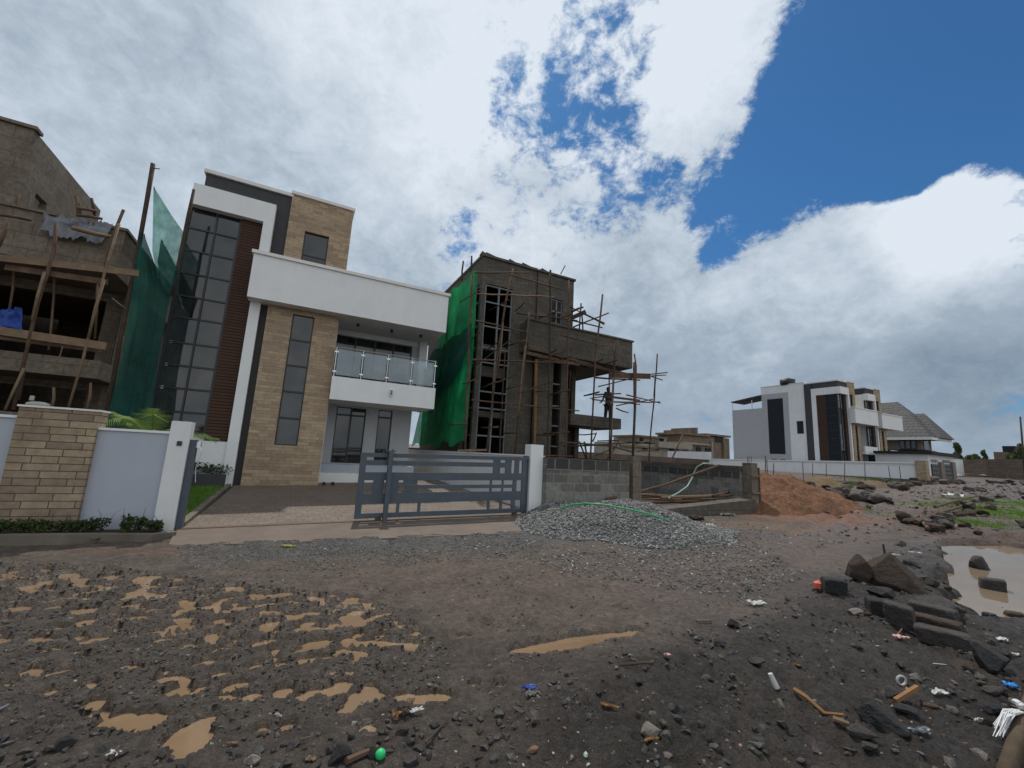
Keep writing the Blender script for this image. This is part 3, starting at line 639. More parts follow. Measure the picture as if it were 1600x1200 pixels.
    B(U(-2.43), U(-1.81), V(16.1), V(16.33), Z(-0.04), Z(7.42)).build('cladding_panel', M['brown'], r)
    B(*bx(-1.499, -1.28, 16.1, 16.33, zbl, 4.56)).build('charcoal_strip', M['dark_fascia'], r)
    fb = MB().box(*bx(-3.64, -1.08, 16.22, 19.3 if side else 23, 8.151, 8.76)).box(*bx(-1.495, -1.085, 16.22, 16.33, 4.8, 8.15)).build('charcoal_fascia', M['dark_fascia'], r)
    B(*bx(-3.7, -1.04, 16.14, 19.3 if side else 23.06, 8.762, 8.88)).build('fascia_coping', M['cap'], fb)
    hole = (U(-0.53), U(0.28), Z(6.45), Z(7.6))
    tw = wall_holes(MB(), U(-1.08), U(1.0), V(16.15), V(16.33), Z(4.8), Z(8.86), [hole]).box(*bx(0.985, 1.0, 16.33, 19, 4.8, 8.86)).box(*bx(-1.08, 1.0, 16.33, 19, 8.1, 8.86)).build('stone_tower', M['stone'], r)
    B(*bx(-1.12, 1.05, 16.09, 19.05, 8.862, 8.97)).build('tower_coping', M['cap'], tw)
    def window(nm, h, v, nu=1, rows=1, zs=None, parent=r, gl='glass_black'):
        us = [h[0] + (h[1] - h[0]) * i / nu for i in range(nu + 1)]; zz = zs or [h[2] + (h[3] - h[2]) * i / rows for i in range(rows + 1)]
        w = mullions(us, zz, v, v + 0.07, 0.05, 0.09).build(nm, M['frame'], parent); panes(us, sorted(zz), v + 0.035, 0.004).build('pane', M[gl], w); return w
    window('tower_window', hole, V(16.22), 1, 1, [hole[2], hole[2] + 0.28, hole[3]])
    slot = (U(-0.52), U(0.16), Z(-0.06), Z(4.40))
    br = wall_holes(MB(), U(-1.28), U(0.93), V(15.9), V(16.1), Z(zbl), Z(4.56), [slot]).box(*bx(0.75, 0.93, 16.1, 17.84, zbl, 4.56)).box(*bx(-1.28, 0.75, 16.12, 16.33, zbl, 4.55)).build('stone_wall', M['stone'], r)
    window('slot_window', slot, V(15.96), 1, 5, None, r, 'glass')
    # parapet, soffit, coping
    pa = MB().box(*bx(-1.86, 4.78, 15.4, 15.6, 4.57, 6.05)).box(*bx(4.6, 4.78, 15.6, 24, 4.57, 6.05)).box(*bx(-1.86, -1.7, 15.6, 15.9, 4.57, 6.05)).build('parapet', M['white'], r)
    MB().box(*bx(-1.92, 4.84, 15.34, 15.66, 6.052, 6.16)).box(*bx(4.54, 4.84, 15.66, 24.05, 6.052, 6.16)).build('parapet_coping', M['cap'], pa)
    B(*bx(-1.7, 4.6, 15.6, 24, 4.575, 4.8)).build('soffit', M['white'], r)
    # upper porch
    B(*bx(0.93, 4.28, 17.6, 17.84, 4.38, 4.57)).build('lintel', M['white'], r)
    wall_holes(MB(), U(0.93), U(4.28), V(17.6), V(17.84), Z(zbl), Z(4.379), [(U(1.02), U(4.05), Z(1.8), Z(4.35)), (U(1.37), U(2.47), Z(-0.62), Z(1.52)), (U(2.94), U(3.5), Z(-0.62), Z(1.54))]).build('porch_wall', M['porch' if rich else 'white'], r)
    B(*bx(4.30, 4.62, 17.3, 17.75, 1.8, 4.57)).build('pillar', M['white'], r)
    window('balcony_door', (U(1.02), U(4.05), Z(1.8), Z(4.35)), V(17.68), 4, 1)
    window('porch_door', (U(1.37), U(2.47), Z(-0.62), Z(1.52)), V(17.66), 2, 1, [Z(-0.62), Z(1.22), Z(1.52)])
    window('side_door', (U(2.94), U(3.5), Z(-0.62), Z(1.54)), V(17.66), 1, 1, [Z(-0.62), Z(1.24), Z(1.54)])
    MB().box(*bx(0.94, 4.62, 15.6, 15.75, 1.58, 2.38)).box(*bx(4.5, 4.62, 15.75, 17.6, 1.58, 2.38)).build('balcony_front', M['white'], r)
    B(*bx(0.94, 4.5, 15.75, 17.6, 1.6, 1.8)).build('balcony_slab', M['white'], r)
    B(*bx(0.94, 4.45, 16.7, 17.6, zbl, -0.95)).build('porch_step', M['white'], r)
    B(*bx(0.94, 4.45, 17.15, 17.6, -0.949, -0.66)).build('porch_floor', M['grey_paint'], r)
    if rich:
        rl = MB(); us = [0.99, 1.88, 2.77, 3.66, 4.56]
        for x in us: rl.tube([(U(x), V(15.68), Z(2.36)), (U(x), V(15.68), Z(3.42))], 0.018, n=6)
        rl.tube([(U(0.95), V(15.68), Z(3.43)), (U(4.58), V(15.68), Z(3.43)), (U(4.58), V(17.5), Z(3.43))], 0.025, n=6)
        for x in us:
            for z in (2.56, 3.26): rl.box(U(x - 0.06), U(x + 0.06), V(15.655), V(15.70), Z(z - 0.025), Z(z + 0.025))
        for v in (16.3, 16.9, 17.45): rl.tube([(U(4.58), V(v), Z(2.36)), (U(4.58), V(v), Z(3.42))], 0.016, n=6)
        rail = rl.build('railing', M['steel'], r, smooth=False)
        for a, b in zip(us, us[1:]): B(U(a + 0.05), U(b - 0.05), V(15.672), V(15.684), Z(2.45), Z(3.36)).build('glass_panel', M['rail_glass'], rail)
        B(U(4.574), U(4.586), V(15.74), V(17.4), Z(2.45), Z(3.36)).build('glass_panel', M['rail_glass'], rail)
        for x in (1.65, 2.9, 4.05):
            m = MB().tube([(U(x), V(16.35), Z(4.574)), (U(x), V(16.35), Z(4.47))], 0.055, n=10); m.build('downlight', M['frame'], r)
        wl = MB().box(U(2.92), U(3.02), V(15.52), V(15.6), Z(1.9), Z(2.14)).build('wall_lamp', M['steel'], r); B(U(2.935), U(3.005), V(15.50), V(15.52), Z(1.93), Z(2.11)).build('lamp_glass', M['tarp_grey'], wl)
        MB().ball((U(2.62), V(17.5), Z(1.42)), 0.06).build('bulb_lamp', M['plastic_white'], r)
    if tank:
        m = MB().tube([(U(-2.9), V(21.3), Z(8.95)), (U(-2.9), V(21.3), Z(9.6))], 0.75, 0.75, 16); m.tube([(U(-2.9), V(21.3), Z(9.6)), (U(-2.9), V(21.3), Z(9.75))], 0.6, 0.3, 16)
        t = m.build('water_tank', M['tank'], None, (U(-2.9), V(21.3), Z(8.95)), True); tag(t, 'dark round water tank on the roof of the white house across the waste ground', 'water tank')
    return r
H2 = finished_house('large white and sandstone house with grey sliding gate and glass balcony, between two building sites', None, -3.8, 1.0, 0.0, 0.0, -1.40, rich=True)
H4 = finished_house('far white house with tall side window, nearer of the attached pair past the orange sand', 'finished white houses past the sand heap', 48.0, 0.68, 6.3, 0.42, -0.45, side=True, tank=True)
H5 = finished_house('far white house half hidden behind its twin, beside the tiled roof house', 'finished white houses past the sand heap', 53.35, 0.68, 6.3, 0.30, -0.45)

def shell_house(label, u0, mat, lay, zb):
    """concrete shell of a house still being built; lay gives the openings"""
    U = lambda x: u0 + x
    r = thing('unfinished_house', label, 'house', U(0), 16.0, zb)
    L, TR, PR = lay['left'], lay['tower'], lay['parapet']; ol, orr = lay['opening']
    wall_holes(MB(), U(L), U(-1.0), 16.2, 16.4, zb, 8.55, [(U(ol), U(orr), lay['oz'][0], lay['oz'][1])]).build('front_wall', M[mat], r)
    side_holes(MB(), U(L), U(L) + 0.2, 16.4, 24, zb, 8.55, [(16.4, 17.6, lay['oz'][0], lay['oz'][1])]).build('side_wall', M[mat], r)
    B(U(L) + 0.2, U(TR), 23.8, 24, zb, 8.55).build('back_wall', M[mat], r)
    wh = lay['win']
    wall_holes(MB(), U(-0.98), U(TR), 16.12, 16.3, 4.8, 8.52, [(U(wh[0]), U(wh[1]), wh[2], wh[3])] if wh else []).build('tower_wall', M[mat], r)
    side_holes(MB(), U(TR) - 0.18, U(TR), 16.3, lay['tdepth'], 4.8, 8.52, lay.get('sidewin', [])).build('tower_side', M[mat], r)
    B(U(-0.98), U(TR) - 0.18, lay['tdepth'] - 0.2, lay['tdepth'], 4.8, 8.5 if lay.get('roofed') else 6.6).build('tower_back', M[mat], r)
    B(U(L) + 0.2, U(-1.0), 16.4, 23.8, 8.3, 8.5).build('roof_slab', M[mat], r)
    MB().box(U(L) - 0.06, U(-1.0), 16.12, 16.5, 8.551, 8.66).box(U(L) - 0.06, U(L) + 0.26, 16.5, 24, 8.551, 8.66).build('roof_coping', M[mat], r)
    B(U(-0.98), U(TR) + 0.07, 16.05, 16.4, 8.521, 8.62).build('tower_coping', M[mat], r)
    B(U(-1.0), U(-0.85), 16.42, 23.79, zb, 8.5).build('party_wall', M[mat], r)
    for z in (1.55, 4.45): B(U(L) + 0.2, U(-1.0), 16.45, 23.8, z, z + 0.25).build('floor_slab', M[mat], r)
    # parapet and terrace
    MB().box(U(lay['pl']), U(PR), 15.4, 15.58, 4.5, 5.82).box(U(PR) - 0.18, U(PR), 15.58, 23.5, 4.5, 5.82).box(U(lay['pl']), U(lay['pl']) + 0.18, 15.58, 16.2, 4.5, 5.82).build('parapet', M[mat], r)
    MB().box(U(lay['pl']) - 0.05, U(PR) + 0.06, 15.34, 15.64, 5.821, 5.90).box(U(PR) - 0.24, U(PR) + 0.06, 15.64, 23.5, 5.821, 5.90).build('parapet_coping', M[mat], r)
    B(U(lay['pl']) + 0.18, U(PR) - 0.18, 15.58, 23.5, 4.52, 4.75).build('terrace_slab', M[mat], r)
    # column block with slot, porch, balcony
    s = lay['slot']
    wall_holes(MB(), U(-1.0), U(s[2]), 15.9, 16.1, zb, 4.5, [(U(s[0]), U(s[1]), -0.4, 4.3)]).build('column_wall', M[mat], r)
    B(U(s[2]) - 0.2, U(s[2]), 16.1, 17.8, zb, 4.49).build('column_return', M[mat], r)
    m = MB()
    for z in (0.5, 1.4, 2.3, 3.3): m.box(U(s[0]), U(s[1]), 15.97, 16.03, z - 0.03, z + 0.03)
    m.build('slot_frame', M['tarp_grey'], r)
    B(U(-1.0), U(s[2]) - 0.2, 19.6, 19.8, zb, 4.5).build('inner_wall', M[mat], r)
    wall_holes(MB(), U(s[2]), U(lay['room']), 17.6, 17.8, zb, 4.5, lay['doors'](U)).build('porch_wall', M[mat], r)
    B(U(lay['room']) - 0.2, U(lay['room']), 17.8, 23.5, zb, 4.5).build('room_side', M[mat], r)
    B(U(s[2]), U(lay['room']), 23.3, 23.5, zb, 4.5).build('room_back', M[mat], r)
    MB().box(U(s[2]), U(lay['bal']), 15.6, 15.76, 1.5, 2.0).box(U(lay['bal']) - 0.15, U(lay['bal']), 15.76, 17.6, 1.5, 2.0).box(U(s[2]), U(lay['bal']) - 0.15, 15.76, 17.6, 1.52, 1.74).build('balcony', M[mat], r)
    for a, z0, z1 in lay['pillars']: B(U(a), U(a) + 0.25, 17.2, 17.45, z0, z1).build('pillar', M[mat], r)
    return r
H3 = shell_house('bare grey concrete house shell wrapped in timber scaffolding, right of the white house', 10.2, 'concrete',
    dict(left=-3.75, tower=1.03, parapet=4.12, opening=(-3.55, -2.2), oz=(-0.9, 7.36), win=(-0.18, 0.42, 6.2, 7.4), tdepth=19, pl=-1.75, slot=(-0.1, 0.32, 0.7),
         room=2.35, doors=lambda U: [(U(0.8), U(2.1), 2.0, 4.2), (U(0.8), U(1.7), -1.2, 1.2)], bal=3.62, pillars=[(2.1, -1.4, 1.5)]), -1.35)
m = MB()
us = [6.68, 7.33, 7.98]
for u in us: m.box(u - 0.035, u + 0.035, 16.24, 16.32, -0.9, 7.36)
for z in (7.3, 6.55, 5.45, 4.5, 3.85, 2.6, 1.9, 0.75, -0.2):
    for a, b in zip(us, us[1:]): m.box(a + 0.035, b - 0.035, 16.25, 16.31, z - 0.03, z + 0.03)
    m.box(6.5, 6.57, 16.45, 17.5, z - 0.03, z + 0.03)
m.box(6.5, 6.57, 17.0, 17.06, -0.9, 7.36)
wf = m.build('steel_window_frame', M['steel'], H3); wf.data.materials[0] = plain('grey_primed_steel', (0.16, 0.17, 0.18), 0.6, 0.2, 5, 0.4, 0)
B(6.5, 7.98, 16.5, 16.6, 3.3, 3.75).build('spandrel', M['concrete'], H3)
m = MB()
for x in (10.02, 10.32, 10.62): m.box(x - 0.03, x + 0.03, 16.18, 16.24, 6.2, 7.4)
for z in (6.22, 6.8, 7.36): m.box(10.05, 10.59, 16.19, 16.23, z - 0.03, z + 0.03)
m.build('tower_window_frame', wf.data.materials[0], H3)
# rough debris left along the top of the roof edge
for i, (px, py, w) in enumerate([(757, 391, 0.3), (767, 392, 0.55), (800, 404, 0.35), (822, 412, 0.5), (850, 417, 0.35)]):
    a = at_v(px, py, 16.3); m = MB().hexa([(a[0] - w / 2, 16.2, 8.655), (a[0] + w / 2, 16.25, 8.655), (a[0] + w / 2, 16.6, 8.655), (a[0] - w / 2, 16.5, 8.655)], [(a[0] - w / 2.3, 16.22, 8.80), (a[0] + w / 2, 16.27, 8.74), (a[0] + w / 2.2, 16.5, 8.78), (a[0] - w / 2.4, 16.5, 8.76)])
    tag(m.build('concrete_lump', M['concrete'], None, (a[0], 16.4, 8.655)), 'small broken lump lying on the roof edge of the bare concrete house', 'debris', 'lumps left on the roof edge')
H1 = shell_house('brown unfinished house at the left edge with open balconies and a draped grey sheet', -9.75, 'concrete_old',
    dict(left=-3.75, tower=2.05, parapet=4.7, opening=(-3.55, -2.2), oz=(-0.9, 7.36), win=None, sidewin=[(16.9, 17.55, 5.95, 6.98)], roofed=True, tdepth=20.9, pl=-1.75, slot=(-0.1, 0.32, 0.7),
         room=4.3, doors=lambda U: [(U(1.0), U(3.9), 1.75, 4.2), (U(1.0), U(3.9), -1.2, 1.3)], bal=4.72, pillars=[(4.35, -1.4, 1.5), (4.45, 1.75, 4.5)]), -1.55)

# ------------------------------------------------------------------ scaffolds and nets
def P(px, py, v): return at_v(px, py, v)
def scaffold(label, u, v, z, poles, planks):
    r = thing('timber_scaffold', label, 'scaffold', u, v, z); q = random.Random(3)
    for pts, rad, mt in poles:
        if len(pts) == 2: MB().tube(pts, rad, rad * 0.85, 6, 0.025, q).build('pole', M[mt], r, smooth=True)
        else: MB().tube(pts, rad, rad * 0.85, 6, 0.0, q).build('pole', M[mt], r, smooth=True)
    for a, b, w, mt in planks: MB().plank(a, b, w, 0.04).build('plank', M[mt], r)
    return r
def S2(x1, y1, x2, y2, v=14.6, r=0.035, m='wood', v2=None): return ([P(x1, y1, v), P(x2, y2, v if v2 is None else v2)], r, m)
V3 = 14.6
pol = [S2(738, 430, 727, 705, 14.9, .05), ([P(802, 420, V3), P(790, 472, V3), P(779, 545, V3), P(760, 706, V3)], .045, 'wood'), ([P(827, 488, V3), P(818, 577, V3), P(803, 722, V3)], .045, 'wood'), S2(821, 540, 809, 650, 14.5, .035, 'wood_pale'),
       S2(860, 422, 856, 725, V3, .045, 'wood_dark'), S2(889, 438, 884, 725, V3, .04), ([P(941.5, 460, V3), P(938, 495, V3), P(931, 547, V3), P(922, 728, V3)], .045, 'wood'), S2(961, 538, 953, 728, V3, .055, 'wood_dark'), S2(958, 590, 954, 726, 14.5, .03, 'wood_pale'),
       ([P(991, 566, V3), P(992, 640, V3), P(988, 735, V3)], .07, 'wood'), ([P(991, 553, V3), P(994, 572, V3), P(993, 640, V3), P(987, 735, V3)], .04, 'wood'), S2(1027, 553, 1012, 745, 15.2, .04, 'wood_dark'), S2(1024, 590, 1022, 620, 15.1, .05, 'wood_dark'),
       S2(838, 562, 834, 715, 15.2, .075, 'wood_orange'), S2(786, 504, 779, 575, 14.5, .03, 'wood_pale'), S2(1067, 679, 1029, 764, 14.0, .045, 'wood'),
       S2(742, 426, 826, 426), S2(796, 429, 878, 452), S2(742, 459, 866, 464, V3, .03, 'wood_pale'), S2(807, 489, 902, 501, V3, .035, 'wood_dark'), S2(743, 501, 824, 519), S2(737, 562, 862, 566), S2(850, 564, 905, 570), S2(737, 625, 810, 632), S2(800, 632, 905, 642, V3, .03),
       S2(778, 597, 808, 584, 14.3, .035, 'wood_dark', 15.3), S2(815, 613, 862, 597, 14.2, .035, 'wood_dark', 15.3), S2(736, 575, 800, 530, 15.6, .03, 'wood_dark'), S2(875, 523, 945, 541, 14.6, .03), S2(860, 556, 895, 545, 14.3, .035, 'wood_dark', 15.2),
       S2(963, 634, 1023, 623, 14.4, .03), S2(960, 628, 1031, 628, 14.9, .035), S2(979, 617, 1032, 630, 15.2, .03), S2(963, 638, 982, 645, 15.0, .03, 'wood_dark'), S2(930, 617, 970, 615, 15.2, .035, 'wood_dark'), S2(925, 624, 1000, 632, 14.5, .03),
       S2(1014, 585, 1043, 582, 14.6, .03), S2(1012, 588, 1041, 586, 15.0, .03), S2(1018, 588, 1035, 594, 15.2, .03), S2(931, 590, 1000, 594, 15.3, .04, 'wood_dark'), S2(935, 604, 992, 590, 15.0, .03),
       ([P(872, 690, V3), P(955, 697, V3), P(987, 706, V3)], .04, 'wood'), S2(880, 697, 990, 692, 14.8, .035, 'wood_dark'), S2(993, 694, 1029, 685, 14.6, .035), S2(995, 705, 1028, 704, 14.9, .035), S2(845, 712, 895, 713, 14.4, .03),
       S2(926, 690, 932, 676, 14.4, .03), S2(946, 722, 967, 690, 14.9, .03), S2(913, 690, 918, 722, 14.9, .04), S2(905, 690, 919, 724, 15.0, .04), S2(930, 712, 960, 700, 15.1, .03),
       S2(910, 489, 944, 507, 15.0, .04, 'wood_dark'), S2(896, 511, 951, 489, 15.0, .04, 'wood_dark'), S2(895, 501, 941, 512, 15.3, .035, 'wood_dark'), S2(908, 474, 905, 518, 15.7, .04, 'wood_dark'), S2(909, 490, 911, 520, 15.5, .04, 'wood_dark'), S2(894, 487, 911, 480, 16.0, .06, 'wood_dark'), S2(893, 495, 912, 489, 15.8, .05, 'wood_dark'), S2(888, 478, 945, 505, 15.2, .03, 'wood_dark'),
       S2(724, 408, 722, 440, 16.6, .04, 'wood_dark'), S2(737, 400, 736, 425, 16.2, .04, 'wood_dark'), S2(883, 415, 876, 428, 16.3, .03, 'wood_pale')]
q5 = random.Random(21)
for u in (5.6, 6.7, 7.7, 9.05, 9.9, 11.4, 12.4):
    for z in (1.0, 2.75, 4.35, 6.0):
        if z > 4.6 and u > 10.8: continue
        uu = u + q5.uniform(-.15, .15); zz = z + q5.uniform(-.15, .15); pol.append(([(uu, 14.3 + q5.uniform(-.2, .1), zz + q5.uniform(-.08, .08)), (uu + q5.uniform(-.25, .25), 15.7 + q5.uniform(-.3, .2), zz)], q5.uniform(.025, .038), q5.choice(['wood', 'wood_dark'])))
for u in (7.3, 10.4, 12.9): pol.append(([(u, 15.25, -1.4), (u + q5.uniform(-.2, .2), 15.2, q5.uniform(3.8, 4.4))], .035, 'wood_dark'))
pl = [(P(822, 551, 14.9), P(905, 570, 14.9), .14, 'wood'), (P(900, 566, 14.9), P(985, 586, 14.9), .12, 'wood_dark'), (P(826, 543, 15.1), P(940, 574, 15.1), .10, 'wood'), (P(952, 586, 14.8), P(1016, 588, 14.8), .26, 'wood'), (P(760, 703, 14.4), P(715, 704, 14.0), .07, 'wood_pale'), (P(945, 619, 15.0), P(1000, 626, 15.0), .10, 'wood'), (P(893, 497, 15.5), P(915, 487, 15.5), .20, 'wood_dark')]
scaffold('dark rough timber pole scaffold lashed around the bare concrete house', 10.0, 14.6, -1.4, pol, pl)
V1 = 14.4
pol = [([P(88, 350, V1), P(84, 395, V1), P(60, 470, V1), P(20, 640, V1)], .045, 'wood'), S2(70, 425, 50, 500, 14.3, .035, 'wood_pale'), ([P(186, 350, V1), P(165, 420, V1), P(130, 560, V1), P(106, 640, V1)], .036, 'wood_pale'), S2(163, 437, 138, 528, 14.3, .036, 'wood_pale'), S2(152, 440, 148, 530, 14.6, .03, 'wood'),
       ([P(193, 328, 14.6), P(184, 350, 14.6), P(172, 380, 14.6), P(160, 440, 14.6)], .04, 'wood'), S2(13, 348, -2, 385, 14.5, .04, 'wood'), S2(30, 305, 20, 335, 15.6, .035, 'wood'), S2(86, 423, 76, 547, 16.6, .036, 'wood_pale'), S2(22, 422, 15, 482, 16.6, .036, 'wood_pale'), S2(38, 575, 8, 640, 14.3, .03, 'wood_pale'), S2(84, 605, 80, 640, 15.5, .036, 'wood_pale'), S2(142, 598, 136, 640, 15.6, .036, 'wood_pale'), S2(192, 525, 165, 640, 15.2, .04, 'wood'), S2(37, 578, 30, 625, 15.0, .04, 'wood_dark'),
       S2(-5, 335, 48, 344, 15.1, .04, 'wood'), S2(112, 356, 182, 372, 14.7, .06, 'wood_pale'), S2(175, 466, 196, 482, 15.0, .02, 'wood_pale'),
       S2(119, 306, 122, 338, 15.7, .04, 'wood'), S2(143, 310, 148, 340, 15.8, .04, 'wood_dark'), S2(124, 316, 126, 336, 16.1, .035, 'wood'), S2(120, 325, 151, 330, 15.7, .05, 'wood'), S2(120, 336, 160, 342, 15.7, .045, 'wood')]
pl = [(P(-8, 402, V1), P(217, 427, V1), .17, 'wood_pale'), (P(8, 417, 14.5), P(168, 441, 14.5), .15, 'wood'), (P(-6, 516, V1), P(166, 541, V1), .20, 'wood_pale'), (P(-6, 527, 14.7), P(158, 549, 14.7), .08, 'wood')]
scaffold('pale timber pole and plank scaffold in front of the brown unfinished house', -6.0, 14.4, -1.5, pol, pl)
m = MB(); m.tube([P(98, 541, V1), P(94, 555, V1), P(84, 572, V1), P(62, 581, V1), P(40, 572, V1)], 0.012, n=5)
tag(m.build('hanging_rope', M['wood_pale'], None, P(98, 541, V1)), 'thin pale rope hanging in a loop below the left scaffold plank', 'rope')

def lerp_poly(pts, t):
    n = len(pts) - 1; i = min(int(t * n), n - 1); f = t * n - i
    return [pts[i][k] + (pts[i + 1][k] - pts[i][k]) * f for k in range(3)]
def drape(name, left, right, mat, axis, amp, seed, nr=40, nc=40, fold=3.0, ragged=0.0):
    """a hanging cloth between two edges, folded along `axis` (0 = u, 1 = v)"""
    V = []; rs = np.random.RandomState(seed); o = rs.rand() * 50
    for i in range(nr + 1):
        t = i / nr; a, b = lerp_poly(left, t), lerp_poly(right, t)
        for j in range(nc + 1):
            s = j / nc; p = [a[k] + (b[k] - a[k]) * s for k in range(3)]
            e = math.sin(math.pi * s) ** 0.5
            d = float(fbm(np.array([s * fold + o + 0.25 * t]), np.array([t * 1.6 + o]), 4)[0]) + 0.35 * float(pn(np.array([s * fold * 5 + o]), np.array([t * 1.1]))[0])
            p[axis] += amp * d * (0.25 + 0.75 * e)
            if ragged and (i == 0 or i == nr): p[2] += ragged * float(fbm(np.array([s * 7 + o]), np.array([i * 1.0]), 3)[0])
            V.append(p)
    Fc = []
    for i in range(nr):
        for j in range(nc): q = i * (nc + 1) + j; Fc.append((q, q + 1, q + nc + 2, q + nc + 1))
    m = MB(); m.v = V; m.f = Fc; return m.build(name, mat, None, tuple(V[len(V) // 2]), True)
UN = 5.75
tag(drape('safety_net', [(UN, 15.0, 7.35), (UN, 14.75, 5.0), (UN, 14.95, 2.6), (UN, 14.95, 0.42)], [(UN, 18.9, 7.42), (UN, 19.6, 5.0), (UN, 21.5, 2.6), (UN, 23.0, 0.2)], M['net_green'], 0, 0.28, 4, 50, 60, 5, 0.3),
    'bright green safety net hanging down the side of the bare concrete house', 'safety net')
tag(drape('safety_net', [(UN - .18, 14.72, 4.95), (UN - .18, 14.85, 4.0), (UN - .18, 15.6, 3.3), (UN - .18, 16.6, 2.7)], [(UN - .18, 20.0, 4.75), (UN - .18, 20.8, 3.9), (UN - .18, 21.5, 2.9), (UN - .18, 22.3, 2.0)], M['net_teal'], 0, 0.22, 9, 30, 50, 5, 0.12),
    'dark teal net band crossing the bright green net on the concrete house', 'safety net')
VN = 15.0
tag(drape('safety_net', [P(240, 291, VN), P(239, 340, VN), P(238, 392, VN), P(246, 432, VN)], [P(241, 293, VN), P(268, 336, VN), P(292, 370, VN), P(268, 455, VN)], M['net_light'], 1, 0.10, 21, 30, 24, 2.5, 0.08),
    'pale green torn upper net, tied to the tall pole left of the white house', 'safety net')
tag(drape('safety_net', [P(223, 362, VN), P(212, 410, VN), P(203, 480, VN), P(190, 560, VN), P(163, 668, VN)], [P(225, 366, VN), P(252, 440, VN), P(266, 464, VN), P(248, 560, VN), P(234, 672, VN)], M['net_dark'], 1, 0.16, 33, 44, 34, 3.0, 0.15),
    'dark green net sheet hanging to the ground between brown and white houses', 'safety net')
tag(drape('safety_net', [P(252, 372, VN - .1), P(246, 410, VN - .1), P(252, 440, VN - .1), P(262, 462, VN - .1)], [P(262, 392, VN - .1), P(272, 410, VN - .1), P(280, 424, VN - .1), P(266, 464, VN - .1)], M['net_dark'], 1, 0.14, 41, 20, 16, 2.0, 0.12),
    'crumpled dark green flap of net between the two net poles', 'safety net')
m = MB().tube([P(239, 256, VN + .05), P(230, 310, VN + .05), P(215, 395, VN + .05), P(190, 520, VN + .05), P(163, 670, VN + .05)], .06, .05, 7, 0.0); m.tube([P(239, 263, VN), P(250, 264, VN)], .015, n=5)
tag(m.build('net_pole', M['wood_dark'], None, P(163, 670, VN + .05), True), 'tall dark crooked pole holding the green net, rising above the roofs', 'pole')
m = MB().tube([P(303, 296, VN - .02), P(268, 462, VN - .02)], .045, .045, 7, 0.01, rd)
tag(m.build('net_pole', M['wood_dark'], None, P(268, 462, VN - .02), True), 'thin pole against the left corner of the white house holding the net', 'pole')
m = MB().tube([P(255, 430, VN + .1), P(257, 372, VN + .1)], .05, .03, 6)
# grey plastic draped over the balcony parapet of the brown house
tag(drape('plastic_sheet', [P(68, 333, 15.25), P(70, 345, 15.2), P(58, 362, 15.2)], [P(176, 352, 15.25), P(170, 362, 15.2), P(158, 380, 15.2)], M['tarp_grey'], 1, 0.10, 55, 12, 40, 4, 0.25), 'crumpled grey plastic sheet draped over the brown house parapet', 'plastic sheet')
a = P(14, 508, 15.3)
tag(drape('tarp', [(a[0] - .18, 15.3, a[2] + .40), (a[0] - .45, 15.2, a[2] + .05), (a[0] - .6, 15.1, a[2] - .1)], [(a[0] + .16, 15.3, a[2] + .48), (a[0] + .25, 15.2, a[2] + .1), (a[0] + .36, 15.1, a[2] - .14)], M['tarp_blue'], 1, 0.3, 60, 14, 14, 2, 0.1), 'blue tarpaulin bundled on the balcony of the brown house', 'tarpaulin')

# ------------------------------------------------------------------ street walls and gate
VW = 9.2
def base(u, v, d=0.25): return zg(u, v) - d
w = thing('boundary_wall', 'grey painted garden wall left of the gate with a sandstone pier', 'wall', -2.8, VW, base(-2.8, VW))
B(-2.84, -1.89, VW + .02, VW + .22, base(-2, VW), 0.06).build('grey_panel', M['grey_paint'], w)
B(-2.86, -1.85, VW - .01, VW + .25, 0.061, 0.10).build('panel_coping', M['white'], w)
B(-7.2, -3.72, VW + .02, VW + .22, base(-5, VW), 0.17).build('grey_panel', M['grey_paint'], w)
B(-7.2, -3.70, VW - .01, VW + .25, 0.171, 0.21).build('panel_coping', M['white'], w)
pr = B(-3.75, -2.82, VW - .07, VW + .30, base(-3, VW), 0.345).build('stone_pier', M['pier_stone'], w)
B(-3.77, -2.80, VW - .09, VW + .32, 0.346, 0.375).build('pier_coping', M['cap'], pr)
w = thing('gate_pillar', 'white gate pillar with a small dark bell plate, left of the open gateway', 'pillar', -1.72, VW, base(-1.7, VW))
B(-1.885, -1.60, VW - .03, VW + .27, base(-1.7, VW), 0.285).build('shaft', M['white_worn'], w)
B(-1.76, -1.69, VW - .045, VW - .03, -0.135, -0.055).build('bell_plate', M['frame'], w)
w = thing('gate_pillar', 'white gate pillar between the grey gate and the grey block wall', 'pillar', 5.4, VW, base(5.4, VW))
B(5.26, 5.62, VW - .02, VW + .28, base(5.4, VW), 0.30).build('shaft', M['white'], w)
w = thing('gate_jamb', 'narrow grey steel jamb fixed on the left white pillar', 'gate jamb', -1.57, VW, base(-1.5, VW, 0))
MB().box(-1.595, -1.50, VW + .05, VW + .22, base(-1.5, VW, 0), -0.02).build('post', M['gate'], w)
MB().box(-1.50, -1.44, VW + .08, VW + .18, -0.16, -0.05).tube([(-1.47, VW + .1, -0.1), (-1.40, VW + .05, -0.2), (-1.45, VW + .06, -0.5), (-1.42, VW + .06, -0.75)], 0.006, n=4).build('lock_box', M['steel'], w)
